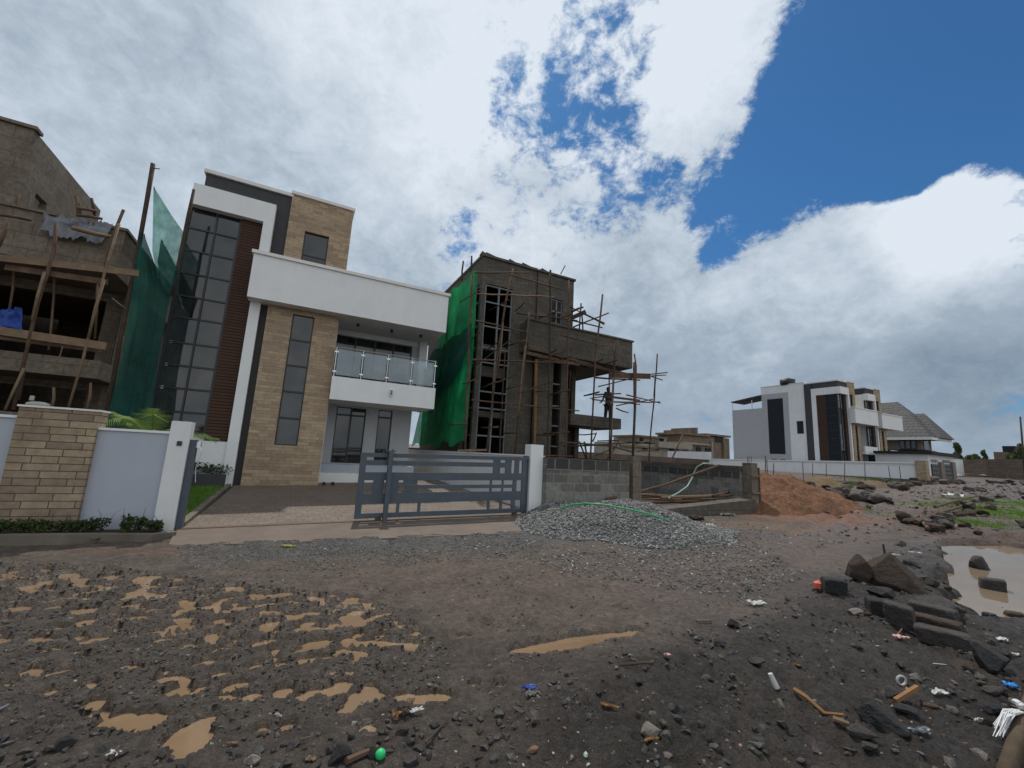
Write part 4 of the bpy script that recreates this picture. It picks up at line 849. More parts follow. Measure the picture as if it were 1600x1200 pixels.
# sliding gate: u 1.28 .. 5.2
g = thing('sliding_gate', 'grey steel sliding gate of wide and narrow bars, half open on its track', 'gate', 3.2, VW, zg(3.2, VW))
def gz2(u, f):                                   # f 0..1 up the gate
    lo, hi = zg(u, VW) + 0.09, zg(u, VW) * 0.0 - 0.10 + 0.02 * (u - 1.28); return lo + (hi - lo) * f
def gbar(m, u0, u1, f0, f1, v0=VW, t=0.05): m.hexa([(u0, v0, gz2(u0, f0)), (u1, v0, gz2(u1, f0)), (u1, v0 + t, gz2(u1, f0)), (u0, v0 + t, gz2(u0, f0))], [(u0, v0, gz2(u0, f1)), (u1, v0, gz2(u1, f1)), (u1, v0 + t, gz2(u1, f1)), (u0, v0 + t, gz2(u0, f1))])
m = MB()
for f0, f1 in ((0.0, 0.075), (0.935, 1.0)): gbar(m, 1.28, 5.16, f0, f1)
gbar(m, 1.28, 1.40, 0.075, 0.935); gbar(m, 5.06, 5.16, 0.075, 0.935); m.build('outer_frame', M['gate'], g)
for f0, f1 in ((0.22, 0.38), (0.575, 0.70)): m = MB(); gbar(m, 1.40, 5.06, f0, f1, VW + .003); m.build('wide_bar', M['gate'], g)
for u0, u1, f0, f1 in ((1.40, 4.30, 0.81, 0.885), (2.25, 4.86, 0.44, 0.50)): m = MB(); gbar(m, u0, u1, f0, f1, VW + .006); m.build('narrow_bar', M['gate'], g)
for u0, u1, f0, f1 in ((1.58, 1.80, .38, .575), (4.28, 4.46, .70, .935), (4.60, 4.76, .70, .935), (4.85, 4.97, .70, .935), (4.80, 4.90, .075, .22), (4.82, 4.92, .38, .575), (1.86, 2.10, .38, .575), (2.1, 2.16, .075, .22), (2.55, 2.61, .075, .22), (4.18, 4.24, .075, .22), (4.5, 4.56, .075, .22), (4.22, 4.27, .38, .575), (4.53, 4.57, .38, .575), (2.2, 2.5, .51, .575), (2.2, 2.5, .38, .43), (4.46, 4.60, .80, .89)):
    m = MB(); gbar(m, u0, u1, f0, f1, VW + .008, .035); m.build('upright', M['gate'], g)
for u in (1.75, 4.9): MB().tube([(u, VW - .01, zg(u, VW) + .06), (u, VW + .06, zg(u, VW) + .06)], 0.06, n=12).build('wheel', M['iron'], g)
gp = thing('gate_guide_post', 'round topped grey post that guides the sliding gate, standing in front of it', 'post', 1.87, VW - .1, zg(1.87, VW))
MB().box(1.82, 1.91, VW - .12, VW - .03, zg(1.87, VW) - .1, -0.055).build('post', M['gate'], gp)
MB().box(1.78, 1.95, VW - .12, VW + .10, -0.054, -0.03).tube([(1.80, VW + .08, -0.03), (1.80, VW + .08, 0.0)], .02, n=6).tube([(1.93, VW + .08, -0.03), (1.93, VW + .08, 0.0)], .02, n=6).build('guide_head', M['gate'], gp)
ge = thing('gate_end_post', 'grey gate catch post standing against the right white pillar', 'post', 5.21, VW, zg(5.2, VW)); MB().box(5.18, 5.255, VW + .06, VW + .20, zg(5.2, VW) - .1, 0.01).build('post', M['gate'], ge); MB().tube([(5.2, VW + .05, -0.07), (5.2, VW + .0, -0.07)], .035, n=8).build('roller', M['iron'], ge)
sheet('gate_track', [(-1.5, VW - .03), (5.25, VW - .03), (5.25, VW + .09), (-1.5, VW + .09)], M['iron'], 0.045, 'structure', th=0.12)
# inner boundary wall of the white house plot, seen through the gate
w = thing('plot_wall', 'low white wall running back behind the gate beside the driveway', 'wall', 5.7, 14, zg(5.7, 14)); B(5.62, 5.82, VW + .3, 25, base(5.7, 12, .3), 0.0).build('wall', M['white_worn'], w); B(5.58, 5.86, VW + .29, 25.02, 0.001, 0.04).build('coping', M['white'], w)
w = thing('plot_wall', 'low white wall between brown house and white house lawn', 'wall', -4.4, 14, zg(-4.4, 14)); B(-4.35, -4.2, VW + .3, 15.5, base(-4.3, 12, .3), -0.1).build('wall', M['white_worn'], w)
# block walls of the building site
w = thing('block_wall', 'front grey concrete block wall behind the crushed stone heap', 'wall', 7.0, 9.1, base(7, 9.1, .3))
B(5.63, 8.28, 9.0, 9.2, base(7, 9, .3), -0.02).build('wall', M['block'], w); B(5.632, 8.278, 8.985, 8.999, -.30, -.021).build('damp_course', M['block_damp'], w); m = MB().hexa([(5.63, 8.99, -.019), (8.28, 8.99, -.019), (8.28, 9.21, -.019), (5.63, 9.21, -.019)], [(5.63, 8.995, .012), (8.28, 8.995, .008), (8.28, 9.2, .0), (5.63, 9.2, .01)]); m.build('mortar_top', M['concrete'], w)
w = thing('concrete_post', 'rough concrete post with a timber strip ending the front block wall', 'post', 8.5, 9.1, base(8.5, 9.1, .3)); B(8.40, 8.70, 8.98, 9.25, base(8.5, 9, .3), 0.16).build('post', M['concrete_old'], w); MB().plank((8.36, 9.0, base(8.4, 9)), (8.36, 9.0, 0.36), .05, .06).build('timber_strip', M['wood_orange'], w)
w = thing('block_wall', 'side block wall of the building site with a dark damp top band', 'wall', 12.4, 11, base(12.4, 11, .3))
B(12.3, 12.5, 8.55, 24, base(12.4, 10, .3), -0.12).build('wall', M['block'], w); B(12.285, 12.299, 8.56, 24, -.32, -.121).build('damp_course', M['block_damp'], w); B(12.27, 12.53, 8.55, 24, -0.119, 0.05).build('ring_beam', M['concrete'], w)
B(12.31, 12.49, 24.0, 24.2, base(12, 24), 0.0).build('return', M['block'], w)
w = thing('site_back_wall', 'low grey wall closing the rear of the building site', 'wall', 9, 25, zg(9, 25)); B(5.9, 12.3, 24.9, 25.1, base(9, 25), 0.15).build('wall', M['block'], w)
w = thing('concrete_post', 'formed concrete corner post with timber clamps beside the orange sand', 'post', 12.55, 8.3, base(12.5, 8.3, .3)); B(12.42, 12.72, 8.25, 8.54, base(12.5, 8.3, .3), 0.16).build('post', M['concrete_old'], w); B(12.73, 12.90, 8.3, 8.5, base(12.5, 8.3, .3), 0.03).build('side_board', M['wood_dark'], w)
for z in (-0.75, -0.25): B(12.38, 12.78, 8.19, 8.249, z, z + .05).build('timber_clamp', M['wood_pale'], w)
m = MB()
for a in (0.05, .12, .22): m.tube([(12.42 + a, 8.4, .16), (12.40 + a * 1.2, 8.38, .34 + .2 * a)], .008, n=4)
m.build('rebar', M['iron'], w)
w = thing('foundation_wall', 'low rough stone foundation along the open front of the building site', 'wall', 10.6, 8.35, base(10, 8.3, .3)); z = zg(10.5, 8.3)
m = MB().hexa([(8.9, 8.2, z - .3), (12.41, 8.12, z - .3), (12.41, 8.5, z - .3), (8.9, 8.5, z - .3)], [(8.9, 8.22, z + .17), (12.41, 8.15, z + .42), (12.41, 8.5, z + .44), (8.9, 8.5, z + .2)]); m.build('wall', M['concrete'], w)
q = random.Random(8)
for i, (u1, v1, u2, v2, h) in enumerate([(9.0, 10.2, 12.0, 9.2, .25), (9.2, 9.8, 12.2, 9.5, .22), (8.9, 9.4, 11.5, 8.9, .24), (9.5, 9.0, 12.3, 9.0, .42), (9.0, 10.8, 11.0, 10.4, .2), (10.0, 8.7, 12.2, 8.75, .44), (9.3, 10.4, 10.4, 9.4, .34), (11.2, 8.65, 12.35, 8.95, .5)]):
    m = MB().tube([(u1, v1, zg(u1, v1) + h - .05), (u2, v2, zg(u2, v2) + h)], .045, .04, 6, .02, q); tag(m.build('timber_pole', M['wood' if i % 3 else 'wood_pale'], None, (u1, v1, zg(u1, v1)), True), 'rough pole lying in the stacked timber behind the low stone foundation', 'timber', 'poles stacked inside the building site')
a, b = at_v(947, 777, 9.4), at_u(1125, 723, 12.2)
m = MB().tube([at_v(948, 780, 8.9), at_v(1000, 768, 9.4), at_v(1040, 757, 10.2), at_u(1124, 727, 12.2)], .04, n=6); tag(m.build('leaning_pole', M['wood'], None, at_v(948, 780, 8.9), True), 'long bare pole leaning on the side block wall under the pale hose', 'timber')
e_ = at_u(1098, 725, 12.2); m = MB().tube([at_v(1045, 778, 8.9), at_u(1060, 770, 11.3), at_u(1074, 760, 11.8), at_u(1081, 748, 12.1), at_u(1085, 738, 12.2), at_u(1089, 730, 12.2), (12.24, e_[1], .075), (12.4, e_[1] - .25, .085)], .026, n=6); tag(m.build('hose', M['hose_pale'], None, at_v(1045, 778, 8.9), True), 'pale green hose hanging over the side block wall', 'hose')
# kerb, planting bed, apron, drive, lawn
kp = [(-6.5, 8.9), (-4.3, 8.76), (-3.3, 8.70), (-2.4, 8.61), (-1.72, 8.50), (-1.47, 8.72)]
m = MB(); kz = [zg(*p) for p in kp]; kt = [.17, .16, .14, .12, .10, .09]
for i, (a, b, za, zb_) in enumerate(zip(kp, kp[1:], kz, kz[1:])):
    d = np.array(b) - np.array(a); n_ = np.array([-d[1], d[0]]) / np.hypot(*d) * 0.10
    m.hexa([(*a, za - .2), (*b, zb_ - .2), (b[0] + n_[0], b[1] + n_[1], zb_ - .2), (a[0] + n_[0], a[1] + n_[1], za - .2)], [(*a, za + kt[i]), (*b, zb_ + kt[i + 1]), (b[0] + n_[0], b[1] + n_[1], zb_ + kt[i + 1] + .01), (a[0] + n_[0], a[1] + n_[1], za + kt[i] + .01)])
tag(m.build('kerb', M['kerb'], None, (*kp[2], kz[2])), kind='structure')
m = MB(); fr = [(u, v + .06, zg(u, v) + k - .04) for (u, v), k in zip(kp, kt)]
for a, b in zip(fr[:5], fr[1:5]): m.poly([a, b, (b[0], VW + .05, b[2] + .01), (a[0], VW + .05, a[2] + .01)])
tag(m.build('planting_bed', M['soil'], None, fr[0]), kind='structure')
ap = [guv(*p) for p in [(283, 830), (262, 856), (420, 852), (560, 846), (700, 840), (812, 836)]]
sheet('driveway_apron', [(-1.58, VW + .1), ap[1], ap[2], ap[3], ap[4], ap[5], (5.2, VW - .1), (5.25, VW + .1)], M['apron'], 0.035, 'structure', th=0.2)
sheet('driveway', [(-1.50, VW + .1), (5.6, VW + .1), (5.6, 17.5), (-1.45, 16.2), (-1.45, 13)], M['pave'], 0.03, 'structure', th=0.2)
sheet('lawn_soil', [(-4.3, VW + .25), (-1.62, VW + .25), (-1.62, 15.6), (-4.3, 15.6)], M['soil'], 0.05, 'structure')
m = MB(); m.hexa([(-1.62, VW + .3, zg(-1.6, VW) - .1), (-1.5, VW + .3, zg(-1.5, VW) - .1), (-1.5, 15.7, zg(-1.5, 15.7) - .1), (-1.62, 15.7, zg(-1.6, 15.7) - .1)], [(-1.62, VW + .3, zg(-1.6, VW) + .10), (-1.5, VW + .3, zg(-1.5, VW) + .10), (-1.5, 15.7, zg(-1.5, 15.7) + .10), (-1.62, 15.7, zg(-1.6, 15.7) + .10)])
tag(m.build('lawn_kerb', M['kerb'], None, (-1.5, VW + .3, zg(-1.5, VW))), kind='structure')
w = thing('planter_wall', 'dark low planter wall in front of the white house base', 'wall', -2.4, 15.3, zg(-2.4, 15.3)); B(-4.2, -1.63, 15.2, 15.35, base(-3, 15), -1.0).build('wall', M['dark_fascia'], w)

# ------------------------------------------------------------------ plants
def leaves_mesh(rs, centres, radii, n, size, up=0.3):
    """n small leaf quads scattered through ellipsoids (world axes)"""
    k = rs.randint(0, len(centres), n); d = rs.randn(n, 3); d /= np.linalg.norm(d, axis=1, keepdims=True)
    p = np.array(centres)[k] + d * np.array(radii)[k] * (rs.rand(n, 1) ** 0.45)
    nrm = rs.randn(n, 3); nrm[:, 2] += up; nrm /= np.linalg.norm(nrm, axis=1, keepdims=True)
    t = np.cross(nrm, rs.randn(n, 3)); t /= np.linalg.norm(t, axis=1, keepdims=True); b = np.cross(nrm, t)
    s = size * rs.uniform(0.6, 1.4, (n, 1)); V = np.stack([p - t * s, p - b * s * 0.45, p + t * s, p + b * s * 0.45], 1).reshape(-1, 3)
    return V, np.arange(4 * n).reshape(-1, 4)
def shrub(label, u, v, w, h, seed, mat='leaf', stalks=2):
    rs = np.random.RandomState(seed); z = zg(u, v) + float(np.interp(u, [-4.3, -1.7], [.14, .08])); t = thing('garden_shrub', label, 'shrub', u, v, z, 'shrubs along the grey garden wall')
    cs = [(rs.uniform(-w, w) * .6, rs.uniform(-.08, .08), rs.uniform(.25, .75) * h) for _ in range(7)]; rr = [(w * .5, .10, h * .35)] * 7
    V, Fc = leaves_mesh(rs, cs, rr, 520, 0.028); o = np_obj('foliage', V, Fc, M[mat]); o.parent = t
    m = MB()
    for _ in range(5):
        a = rs.uniform(-w, w) * .6; m.tube([(u + a * .4, v, z), (u + a, v - .03, z + h * rs.uniform(.6, 1.0))], .006, .003, 4)
    m.build('stems', M['bark'], t)
    if stalks:
        s = MB()
        for _ in range(stalks):
            a = rs.uniform(-w, w) * .7; c = rs.uniform(-.08, .08); s.tube([(u + a, v, z + h * .5), (u + a + c, v - .04, z + h * 1.25), (u + a + c * 2, v - .05, z + h * 1.55)], .004, .002, 4)
        s.build('shoots', M['leaf'], t)
for i, (px, py, w, h, lab) in enumerate([(-40, 812, .32, .22, 'low ragged shrub at the far left end of the kerb bed'), (20, 815, .30, .20, 'low dark shrub under the left grey wall panel'), (60, 818, .26, .19, 'shrub with tall wisps below the sandstone pier'), (105, 820, .27, .18, 'shrub below the right edge of the sandstone pier'),
                                         (150, 823, .24, .22, 'shrub with a bare sprig where sandstone meets grey wall'), (205, 829, .20, .24, 'pointed bushy shrub in front of the grey wall panel'), (238, 834, .13, .16, 'smallest shrub, nearest the white gate pillar')]):
    u, v = at_v(px, py, 8.92)[0], 8.92; shrub(lab, u, v, w, h, 70 + i)
def palm(label, u, v, z, n, L, seed, mat='palm', name='palm_plant', lift=1.0):
    rs = random.Random(seed); t = thing(name, label, 'palm', u, v, z); m = MB(); st = MB(); st.tube([(u, v, zg(u, v)), (u, v, z + .18)], .06, .05, 8)
    for k in range(n):
        a = 2 * math.pi * k / n + rs.uniform(-.3, .3); el = rs.uniform(.5, 1.2) * lift; pts = []
        for i in range(10):
            s = i / 9; r = L * s * math.cos(el) * (1 + .1 * s); zz = z + .15 + L * (s * math.sin(el) - .55 * s * s * rs.uniform(.8, 1.0))
            pts.append(Vector((u + r * math.cos(a), v + r * math.sin(a), zz)))
        st.tube(pts, .010, .004, 4)
        for i in range(2, 10):
            p = pts[i]; d = (pts[i] - pts[i - 1]).normalized(); sd = d.cross(Vector((0, 0, 1))).normalized(); ll = L * .30 * math.sin(math.pi * (i / 10)) + .05
            for f in (0, .25, .5, .75):
                q = pts[i - 1].lerp(p, f)
                for sg in (-1, 1):
                    tip = q + sd * sg * ll * .8 + d * ll * .55 + Vector((0, 0, -ll * .30)); wv = d * .008
                    m.poly([q - wv, q + wv, tip])
    m.build('fronds', M[mat], t); st.build('stem', M['palm'], t); return t
a = at_v(240, 668, 11.6); palm('bright green young palm behind the grey wall', a[0], 11.6, -.22, 9, 1.35, 4)
a = at_v(316, 735, 14.6)
shr = np.random.RandomState(99); t = thing('garden_shrub', 'dark shrub in the planter against the base of the white house', 'shrub', -2.6, 15.5, -1.0)
V, Fc = leaves_mesh(shr, [(-.7, .2, .15), (-.2, .2, .2), (.3, .2, .15), (.7, .2, .1)], [(.4, .15, .2)] * 4, 900, .04); o = np_obj('foliage', V, Fc, M['leaf']); o.parent = t
for x, lab in ((1.7, 'spiky potted plant at the left of the glass balcony'), (2.75, 'spiky potted plant in the middle of the glass balcony'), (3.95, 'tall spiky potted plant at the right end of the glass balcony')):
    p = thing('potted_plant', lab, 'plant', x, 16.2, 1.8); MB().tube([(x, 16.2, 1.802), (x, 16.2, 2.45)], .11, .16, 12).build('pot', M['plastic_white'], p, smooth=True)
    m = MB(); q = random.Random(int(x * 10))
    for k in range(26):
        a = q.uniform(0, 6.28); r = q.uniform(.1, .35); h = q.uniform(.35, .8); c = Vector((x, 16.2, 2.42)); e = c + Vector((r * math.cos(a), r * math.sin(a), h)); sd = Vector((-math.sin(a), math.cos(a), 0)) * .014; md = c.lerp(e, .55) + Vector((0, 0, .08))
        m.poly([c - sd, c + sd, md + sd, md - sd]); m.poly([md - sd, md + sd, e])
    m.build('leaves', M['palm'], p)
def grass(name, label, pts_xy, h, seed, mat, lean=.4):
    rs = np.random.RandomState(seed); n = len(pts_xy); z = height(pts_xy[:, 0], pts_xy[:, 1]) if label else np.array([float(plane_xy(x, y)) + .05 for x, y in pts_xy])
    a = rs.uniform(0, 6.28, n); hh = h * rs.uniform(.5, 1.3, n); w = .006 + .008 * rs.rand(n)
    b = np.stack([pts_xy[:, 0], pts_xy[:, 1], z - .01], 1); sd = np.stack([np.cos(a) * w, np.sin(a) * w, np.zeros(n)], 1)
    tip = b + np.stack([lean * hh * rs.randn(n), lean * hh * rs.randn(n), hh], 1)
    V = np.stack([b - sd, b + sd, tip], 1).reshape(-1, 3); o = np_obj(name, V, np.arange(3 * n).reshape(-1, 3), M[mat]); tag(o, label, 'grass' if label else None, None, 'stuff'); return o
rs = np.random.RandomState(2)
uu, vv = rs.uniform(-4.2, -1.64, 26000), rs.uniform(9.6, 15.1, 26000); x, y = uv_xy(uu, vv)
o = grass('lawn', None, np.stack([x, y], 1), .10, 3, 'grass'); tag(o, 'bright green lawn strip between the driveway and the garden wall', 'grass')
def patch(px, py, rx, ry, n, seed):
    r = np.random.RandomState(seed); cx, cy = gxy(px, py); P_ = r.randn(n, 2) * [rx, ry] + [cx, cy]
    k = fbm(P_[:, 0], P_[:, 1], 3, 1.2) > -.08; return P_[k]
g1 = np.concatenate([patch(1565, 802, 1.0, 1.2, 9000, 5), patch(1600, 790, 1.4, 1.2, 7000, 6), patch(1530, 822, .5, .5, 2200, 8), patch(1400, 805, .7, .2, 700, 9), patch(1650, 815, 1.0, 1.0, 5000, 12)]); grass('weed_patch', 'fresh green weeds growing in the rubble at the right edge', g1, .085, 4, 'grass', .5)
g2 = np.concatenate([patch(1335, 757, 1.4, 1.0, 5000, 15), patch(1390, 750, 2.0, .8, 2500, 16)]); grass('weed_patch', 'green weeds among the dark rubble behind the orange sand', g2, .22, 14, 'weed', .5)

# ------------------------------------------------------------------ heaps
def heap(name, label, cat, peaks, half, mat, col, nst, ssz, seed, noise=.05, res=150, spread=1.0, stone_col=None, kind=None):
    rs = np.random.RandomState(seed); cu = sum(p[0] for p in peaks) / len(peaks); cv = sum(p[1] for p in peaks) / len(peaks)
    g = np.linspace(-1, 1, res); U, V_ = np.meshgrid(cu + g * half[0], cv + g * half[1]); x, y = uv_xy(U.ravel(), V_.ravel())
    def hh(u, v):
        h = np.zeros(u.shape)
        for pu, pv, ru, rv, ph in peaks:
            d = np.hypot((u - pu) / ru, (v - pv) / rv) * (1 + .13 * pn(u * 1.1 + seed, v * 1.1)); h = np.maximum(h, ph * np.clip(1 - d, 0, 1) ** 0.92 * (1 - .25 * sstep(.35, 0, d)))
        return h + (noise * fbm(u, v, 4, 2.2) + noise * .35 * (1 - 2 * np.abs(pn(u * 7, v * 7)))) * np.clip(h * 5, 0, 1)
    h = hh(U.ravel(), V_.ravel()); z = plane_xy(x, y) + h - .05 * (h < .012) - .01
    z = np.where(h < .004, height(x, y) - .06, np.maximum(z, height(x, y) - .06 + h))
    V = np.stack([x, y, z], 1); i = np.arange(res - 1)[:, None] * res; j = np.arange(res - 1)[None]; Fc = np.stack([i + j, i + j + 1, i + res + j + 1, i + res + j], -1).reshape(-1, 4)
    keep = h[Fc].max(1) > .004; Fc = Fc[keep]
    T = np.array(col) * (1 + .25 * fbm(U.ravel(), V_.ravel(), 4, 1.5))[:, None]
    o = np_obj(name, V, Fc, M[mat], True, np.clip(T, .01, 1)); tag(o, label, cat, None, kind)
    if nst:
        su = rs.uniform(-1, 1, nst * 4) * half[0] * spread + cu; sv = rs.uniform(-1, 1, nst * 4) * half[1] * spread + cv; sh = hh(su, sv)
        k = (sh > .01) | (rs.rand(nst * 4) < .035); su, sv, sh = su[k][:nst], sv[k][:nst], sh[k][:nst]; sx, sy = uv_xy(su, sv)
        pz = np.maximum(plane_xy(sx, sy) + sh - .01, height(sx, sy)) + .006; size = ssz * rs.uniform(.5, 1.35, len(su))
        c = np.array(stone_col or col) * rs.uniform(.45, 1.9, (len(su), 1)) * (1 + .06 * rs.randn(len(su), 3)); PV, PF, PT = stones_mesh(np.stack([sx, sy, pz], 1), size, np.clip(c, .01, .8), rs)
        s = np_obj('loose_stone', PV, PF, M['stones'], False, PT); s.parent = o; tag(s, kind='stuff')
    return o
heap('crushed_stone_heap', 'wide low heap of grey crushed stone in front of the block wall', 'stone heap', [(6.75, 7.35, 1.8, 1.7, .74), (5.35, 7.7, 1.15, 1.2, .46), (7.1, 6.5, 1.5, 1.1, .36), (5.9, 8.6, 1.3, .8, .50), (7.9, 6.6, 1.2, .8, .16)], (3.9, 2.5), 'stones', (.085, .085, .086), 15000, .022, 31, .05, 150, 1.0, (.150, .147, .142))
heap('sand_heap', 'tall heap of orange brown sand beside the corner post', 'sand heap', [(14.75, 9.1, 2.3, 2.1, 1.38), (15.9, 8.7, 2.0, 1.7, .85), (13.7, 8.5, 1.4, 1.2, .75)], (4.2, 3.4), 'sand', (.150, .076, .044), 0, .03, 32, .13, 170)
heap('sand_heap', 'small pale yellow sand heap in front of the far white wall', 'sand heap', [(27.2, 13.8, 1.3, 1.2, .75)], (2.2, 2.0), 'sand', (.15, .105, .06), 0, .03, 35, .08, 60)
heap('sand_heap', 'smallest yellow sand heap near the far gate pier', 'sand heap', [(32.5, 13.6, 1.1, 1.0, .45)], (2.0, 1.8), 'sand', (.14, .10, .06), 0, .03, 36, .08, 50)
m = MB(); hp = []
for px, py in [(850, 811), (868, 803), (895, 800), (920, 802), (950, 810), (975, 819), (1010, 829)]:
    pass
for (u, v, dz) in [(5.35, 8.35, .10), (5.30, 8.0, .34), (5.35, 7.55, .50), (5.45, 7.2, .58), (5.65, 6.85, .60), (5.95, 6.5, .56), (6.25, 6.25, .50), (6.55, 6.05, .40)]: hp.append((u, v, zg(u, v) + dz))
tag(m.tube(hp, .017, n=8).build('hose', M['hose'], None, hp[0], True), 'bright green hose lying over the crushed stone heap', 'hose')

# ------------------------------------------------------------------ rocks
def rock_mesh(seed, blocky=0.0, sub=4, cuts=15, rough=.05, planes=()):
    rs = np.random.RandomState(seed); bm = bmesh.new()
    if blocky > .5: bmesh.ops.create_cube(bm, size=2.0); bmesh.ops.subdivide_edges(bm, edges=bm.edges[:], cuts=11 if sub > 3 else 5, use_grid_fill=True)
    else: bmesh.ops.create_icosphere(bm, subdivisions=sub, radius=1.0)
    bmesh.ops.triangulate(bm, faces=bm.faces[:])
    V = np.array([v.co[:] for v in bm.verts]); Fc = np.array([[v.index for v in f.verts] for f in bm.faces]); bm.free()
    if blocky > .5:
        V = V / (np.abs(V) ** 9).sum(1, keepdims=True) ** (1 / 9) * 1.0
        V = V * (1 + .05 * rs.randn(3) * V[:, [1, 2, 0]]); V[:, 0] += .05 * rs.randn() * V[:, 2]; cuts = 4; lo, hi = 1.3, 1.5
    else: lo, hi = .45, .86
    def clip(n, d, V): s = V @ n - d; return V - np.where(s > 0, s * .97, 0)[:, None] * n
    for n, d in planes: n = np.array(n, float); V = clip(n / np.linalg.norm(n), d, V)
    for _ in range(cuts): n = rs.randn(3); n /= np.linalg.norm(n); V = clip(n, rs.uniform(lo, hi), V)
    o = rs.rand(3) * 30; a, b = V[:, 0] + 1.3 * V[:, 2] + o[0], V[:, 1] - 1.1 * V[:, 2] + o[1]
    V = V * (1 + rough * fbm(a, b, 4, 1.6) + rough * .7 * fbm(a, b, 4, 5.0) - rough * .6 * np.clip(pn(a * 9, b * 9), 0, 1))[:, None]
    V[:, 2] -= V[:, 2].min(); V[:, 0] /= np.ptp(V[:, 0]); V[:, 1] /= np.ptp(V[:, 1]); V[:, 2] /= np.ptp(V[:, 2]); return V, Fc
def rock(label, px, py, wpx, asp, mat='rock', blocky=0.0, seed=1, yaw=0.0, tilt=(0, 0), sink=.16, cat='rock', name=None, group=None, depth=.8, planes=()):
    """stands on the ground under pixel (px, py); wpx wide in the photograph, asp = height / width"""
    x, y = gxy(px, py); w = wpx * math.hypot(x, y) / FPX / math.hypot(1, (px - 800) / FPX) * .95; V, Fc = rock_mesh(seed, blocky, 4, 15, .05, planes)
    V = V * np.array([w, w * depth, w * asp]); e = Matrix.Rotation(tilt[0], 3, 'X') @ Matrix.Rotation(tilt[1], 3, 'Y'); V = V @ np.array(e).T
    y += w * depth * .3; z = hz(x, y) - sink * w * asp
    o = np_obj(name or ('stone_block' if blocky > .5 else 'rock'), V, Fc, M[mat], False); o.location = (x, y, z); o.rotation_euler = (0, 0, yaw - math.atan2(x, y)); tag(o, label, cat, group); return o
R_ = rock
PYR = [((.85, -.1, .6), .42), ((-.8, -.2, .6), .40), ((0, -.9, .45), .42), ((.1, .9, .5), .45)]
R_('tall brown angular rock leaning left of a bigger pyramid rock', 1360, 926, 46, 1.02, 'rock_brown', 0, 3, .4, (0, -.15), planes=[((.9, -.2, .45), .45), ((-.9, 0, .15), .5), ((0, -1, .2), .5)])
R_('large dark pyramid shaped brown rock by the silty puddle', 1406, 934, 74, .80, 'rock_brown', 0, 14, -.1, (0, .05), planes=PYR)
R_('black squarish stone standing next to the red plastic', 1308, 942, 32, .86, 'rock_black', .75, 5, .3, (0, .12))
R_('black rounded slab below the pyramid rock, upper of two', 1386, 951, 36, .48, 'rock_black', .4, 6, -.3)
R_('black squat stone left of the upright grey block', 1385, 977, 36, .74, 'rock_black', .6, 7, .2)
R_('upright squarish grey building stone at the left of the block group', 1417, 1004, 38, 1.12, 'rock', .8, 8, -.15, depth=.7)
R_('long dark stone slab behind the group, its end towards the puddle', 1488, 979, 62, .42, 'rock', .4, 9, -.25)
R_('flat grey slab in the middle of the block group', 1468, 985, 60, .34, 'rock', .8, 10, -.12, depth=.5)
R_('brown hewn block, second from the front of the stacked blocks', 1476, 1009, 70, .36, 'rock_brown', .85, 11, -.08, depth=.42)
R_('dark hewn rectangular block, frontmost of the stacked blocks', 1489, 1034, 72, .36, 'rock', .88, 12, .0, depth=.45)
R_('big dark boulder near the right edge below the blocks', 1567, 1078, 54, .90, 'rock_black', .2, 13, .5)
R_('dark half buried dome rock at the bottom edge', 1390, 1180, 66, .66, 'rock_black', .1, 15, .2, planes=[((0, -1, .25), .45)])
R_('round grey stone sitting in the silty puddle, the farther one', 1537, 886, 27, 1.15, 'rock', .1, 16, .2, (0, 0), .1)
R_('oblong stone sitting in the silty puddle, the nearer one', 1559, 918, 31, .95, 'rock', .6, 17, .1, (0, 0), .1)
R_('dark stone block at the right shore of the puddle', 1569, 964, 24, .75, 'rock', .7, 18, .2)
R_('pointed stone on top of the shore behind the block', 1572, 945, 20, .7, 'rock', .2, 19, .6)
R_('reddish slab at the right edge by the puddle', 1594, 960, 26, .85, 'rock_brown', .6, 20, .3)
R_('small black round stone on the near shore of the puddle', 1553, 979, 20, .72, 'rock_black', .1, 21, .1)
R_('greyish oval stone left of the block group', 1341, 983, 21, .55, 'rock_grey', .1, 22, .6)
R_('small red brown stone beside the greyish oval one', 1362, 985, 13, .7, 'rock_brown', .1, 23, .6)
R_('pale flat topped stone at the bottom centre', 1022, 1178, 32, .55, 'rock_grey', .4, 24, .2)
R_('black lump of rock in the mud at the lower left', 94, 1172, 28, .6, 'rock_black', .1, 25, .2)
R_('black rock beside the stick at the bottom', 527, 1196, 34, .75, 'rock_black', .1, 26, .2)
R_('small black stone left of the dark clod, right of centre', 1150, 990, 18, .75, 'rock_black', .1, 27, 0)
R_('dark stone in the debris right of the mud puddle', 1128, 1030, 20, .5, 'rock_black', .1, 28, .4)
R_('dark lump at the middle of the lower debris', 1185, 1062, 26, .4, 'rock', .1, 29, .4, sink=.3)
R_('grey stone under the broken orange plank', 1398, 1120, 24, .55, 'rock', .3, 30, .4)
R_('dark flat stone right of the dome rock', 1425, 1150, 32, .36, 'rock_black', .3, 33, .1)
R_('dark slab at the bottom edge left of the dome rock', 1355, 1197, 44, .45, 'rock', .4, 34, -.2)
R_('brown rock beside the big boulder', 1520, 1076, 32, .5, 'rock_brown', .2, 35, .3)
R_('grey brown rock left of the blue scrap', 1560, 1110, 28, .55, 'rock', .2, 36, .5)
R_('brown rounded stone near the broken planks', 1434, 1085, 16, .8, 'rock_grey', .1, 37, .5)
R_('dark rock at the right edge above the rope', 1563, 1150, 30, .55, 'rock_black', .2, 38, .5)
R_('white rounded pebble at the bottom left corner', 390, 1196, 22, .6, 'rock_grey', 0, 39, .2)
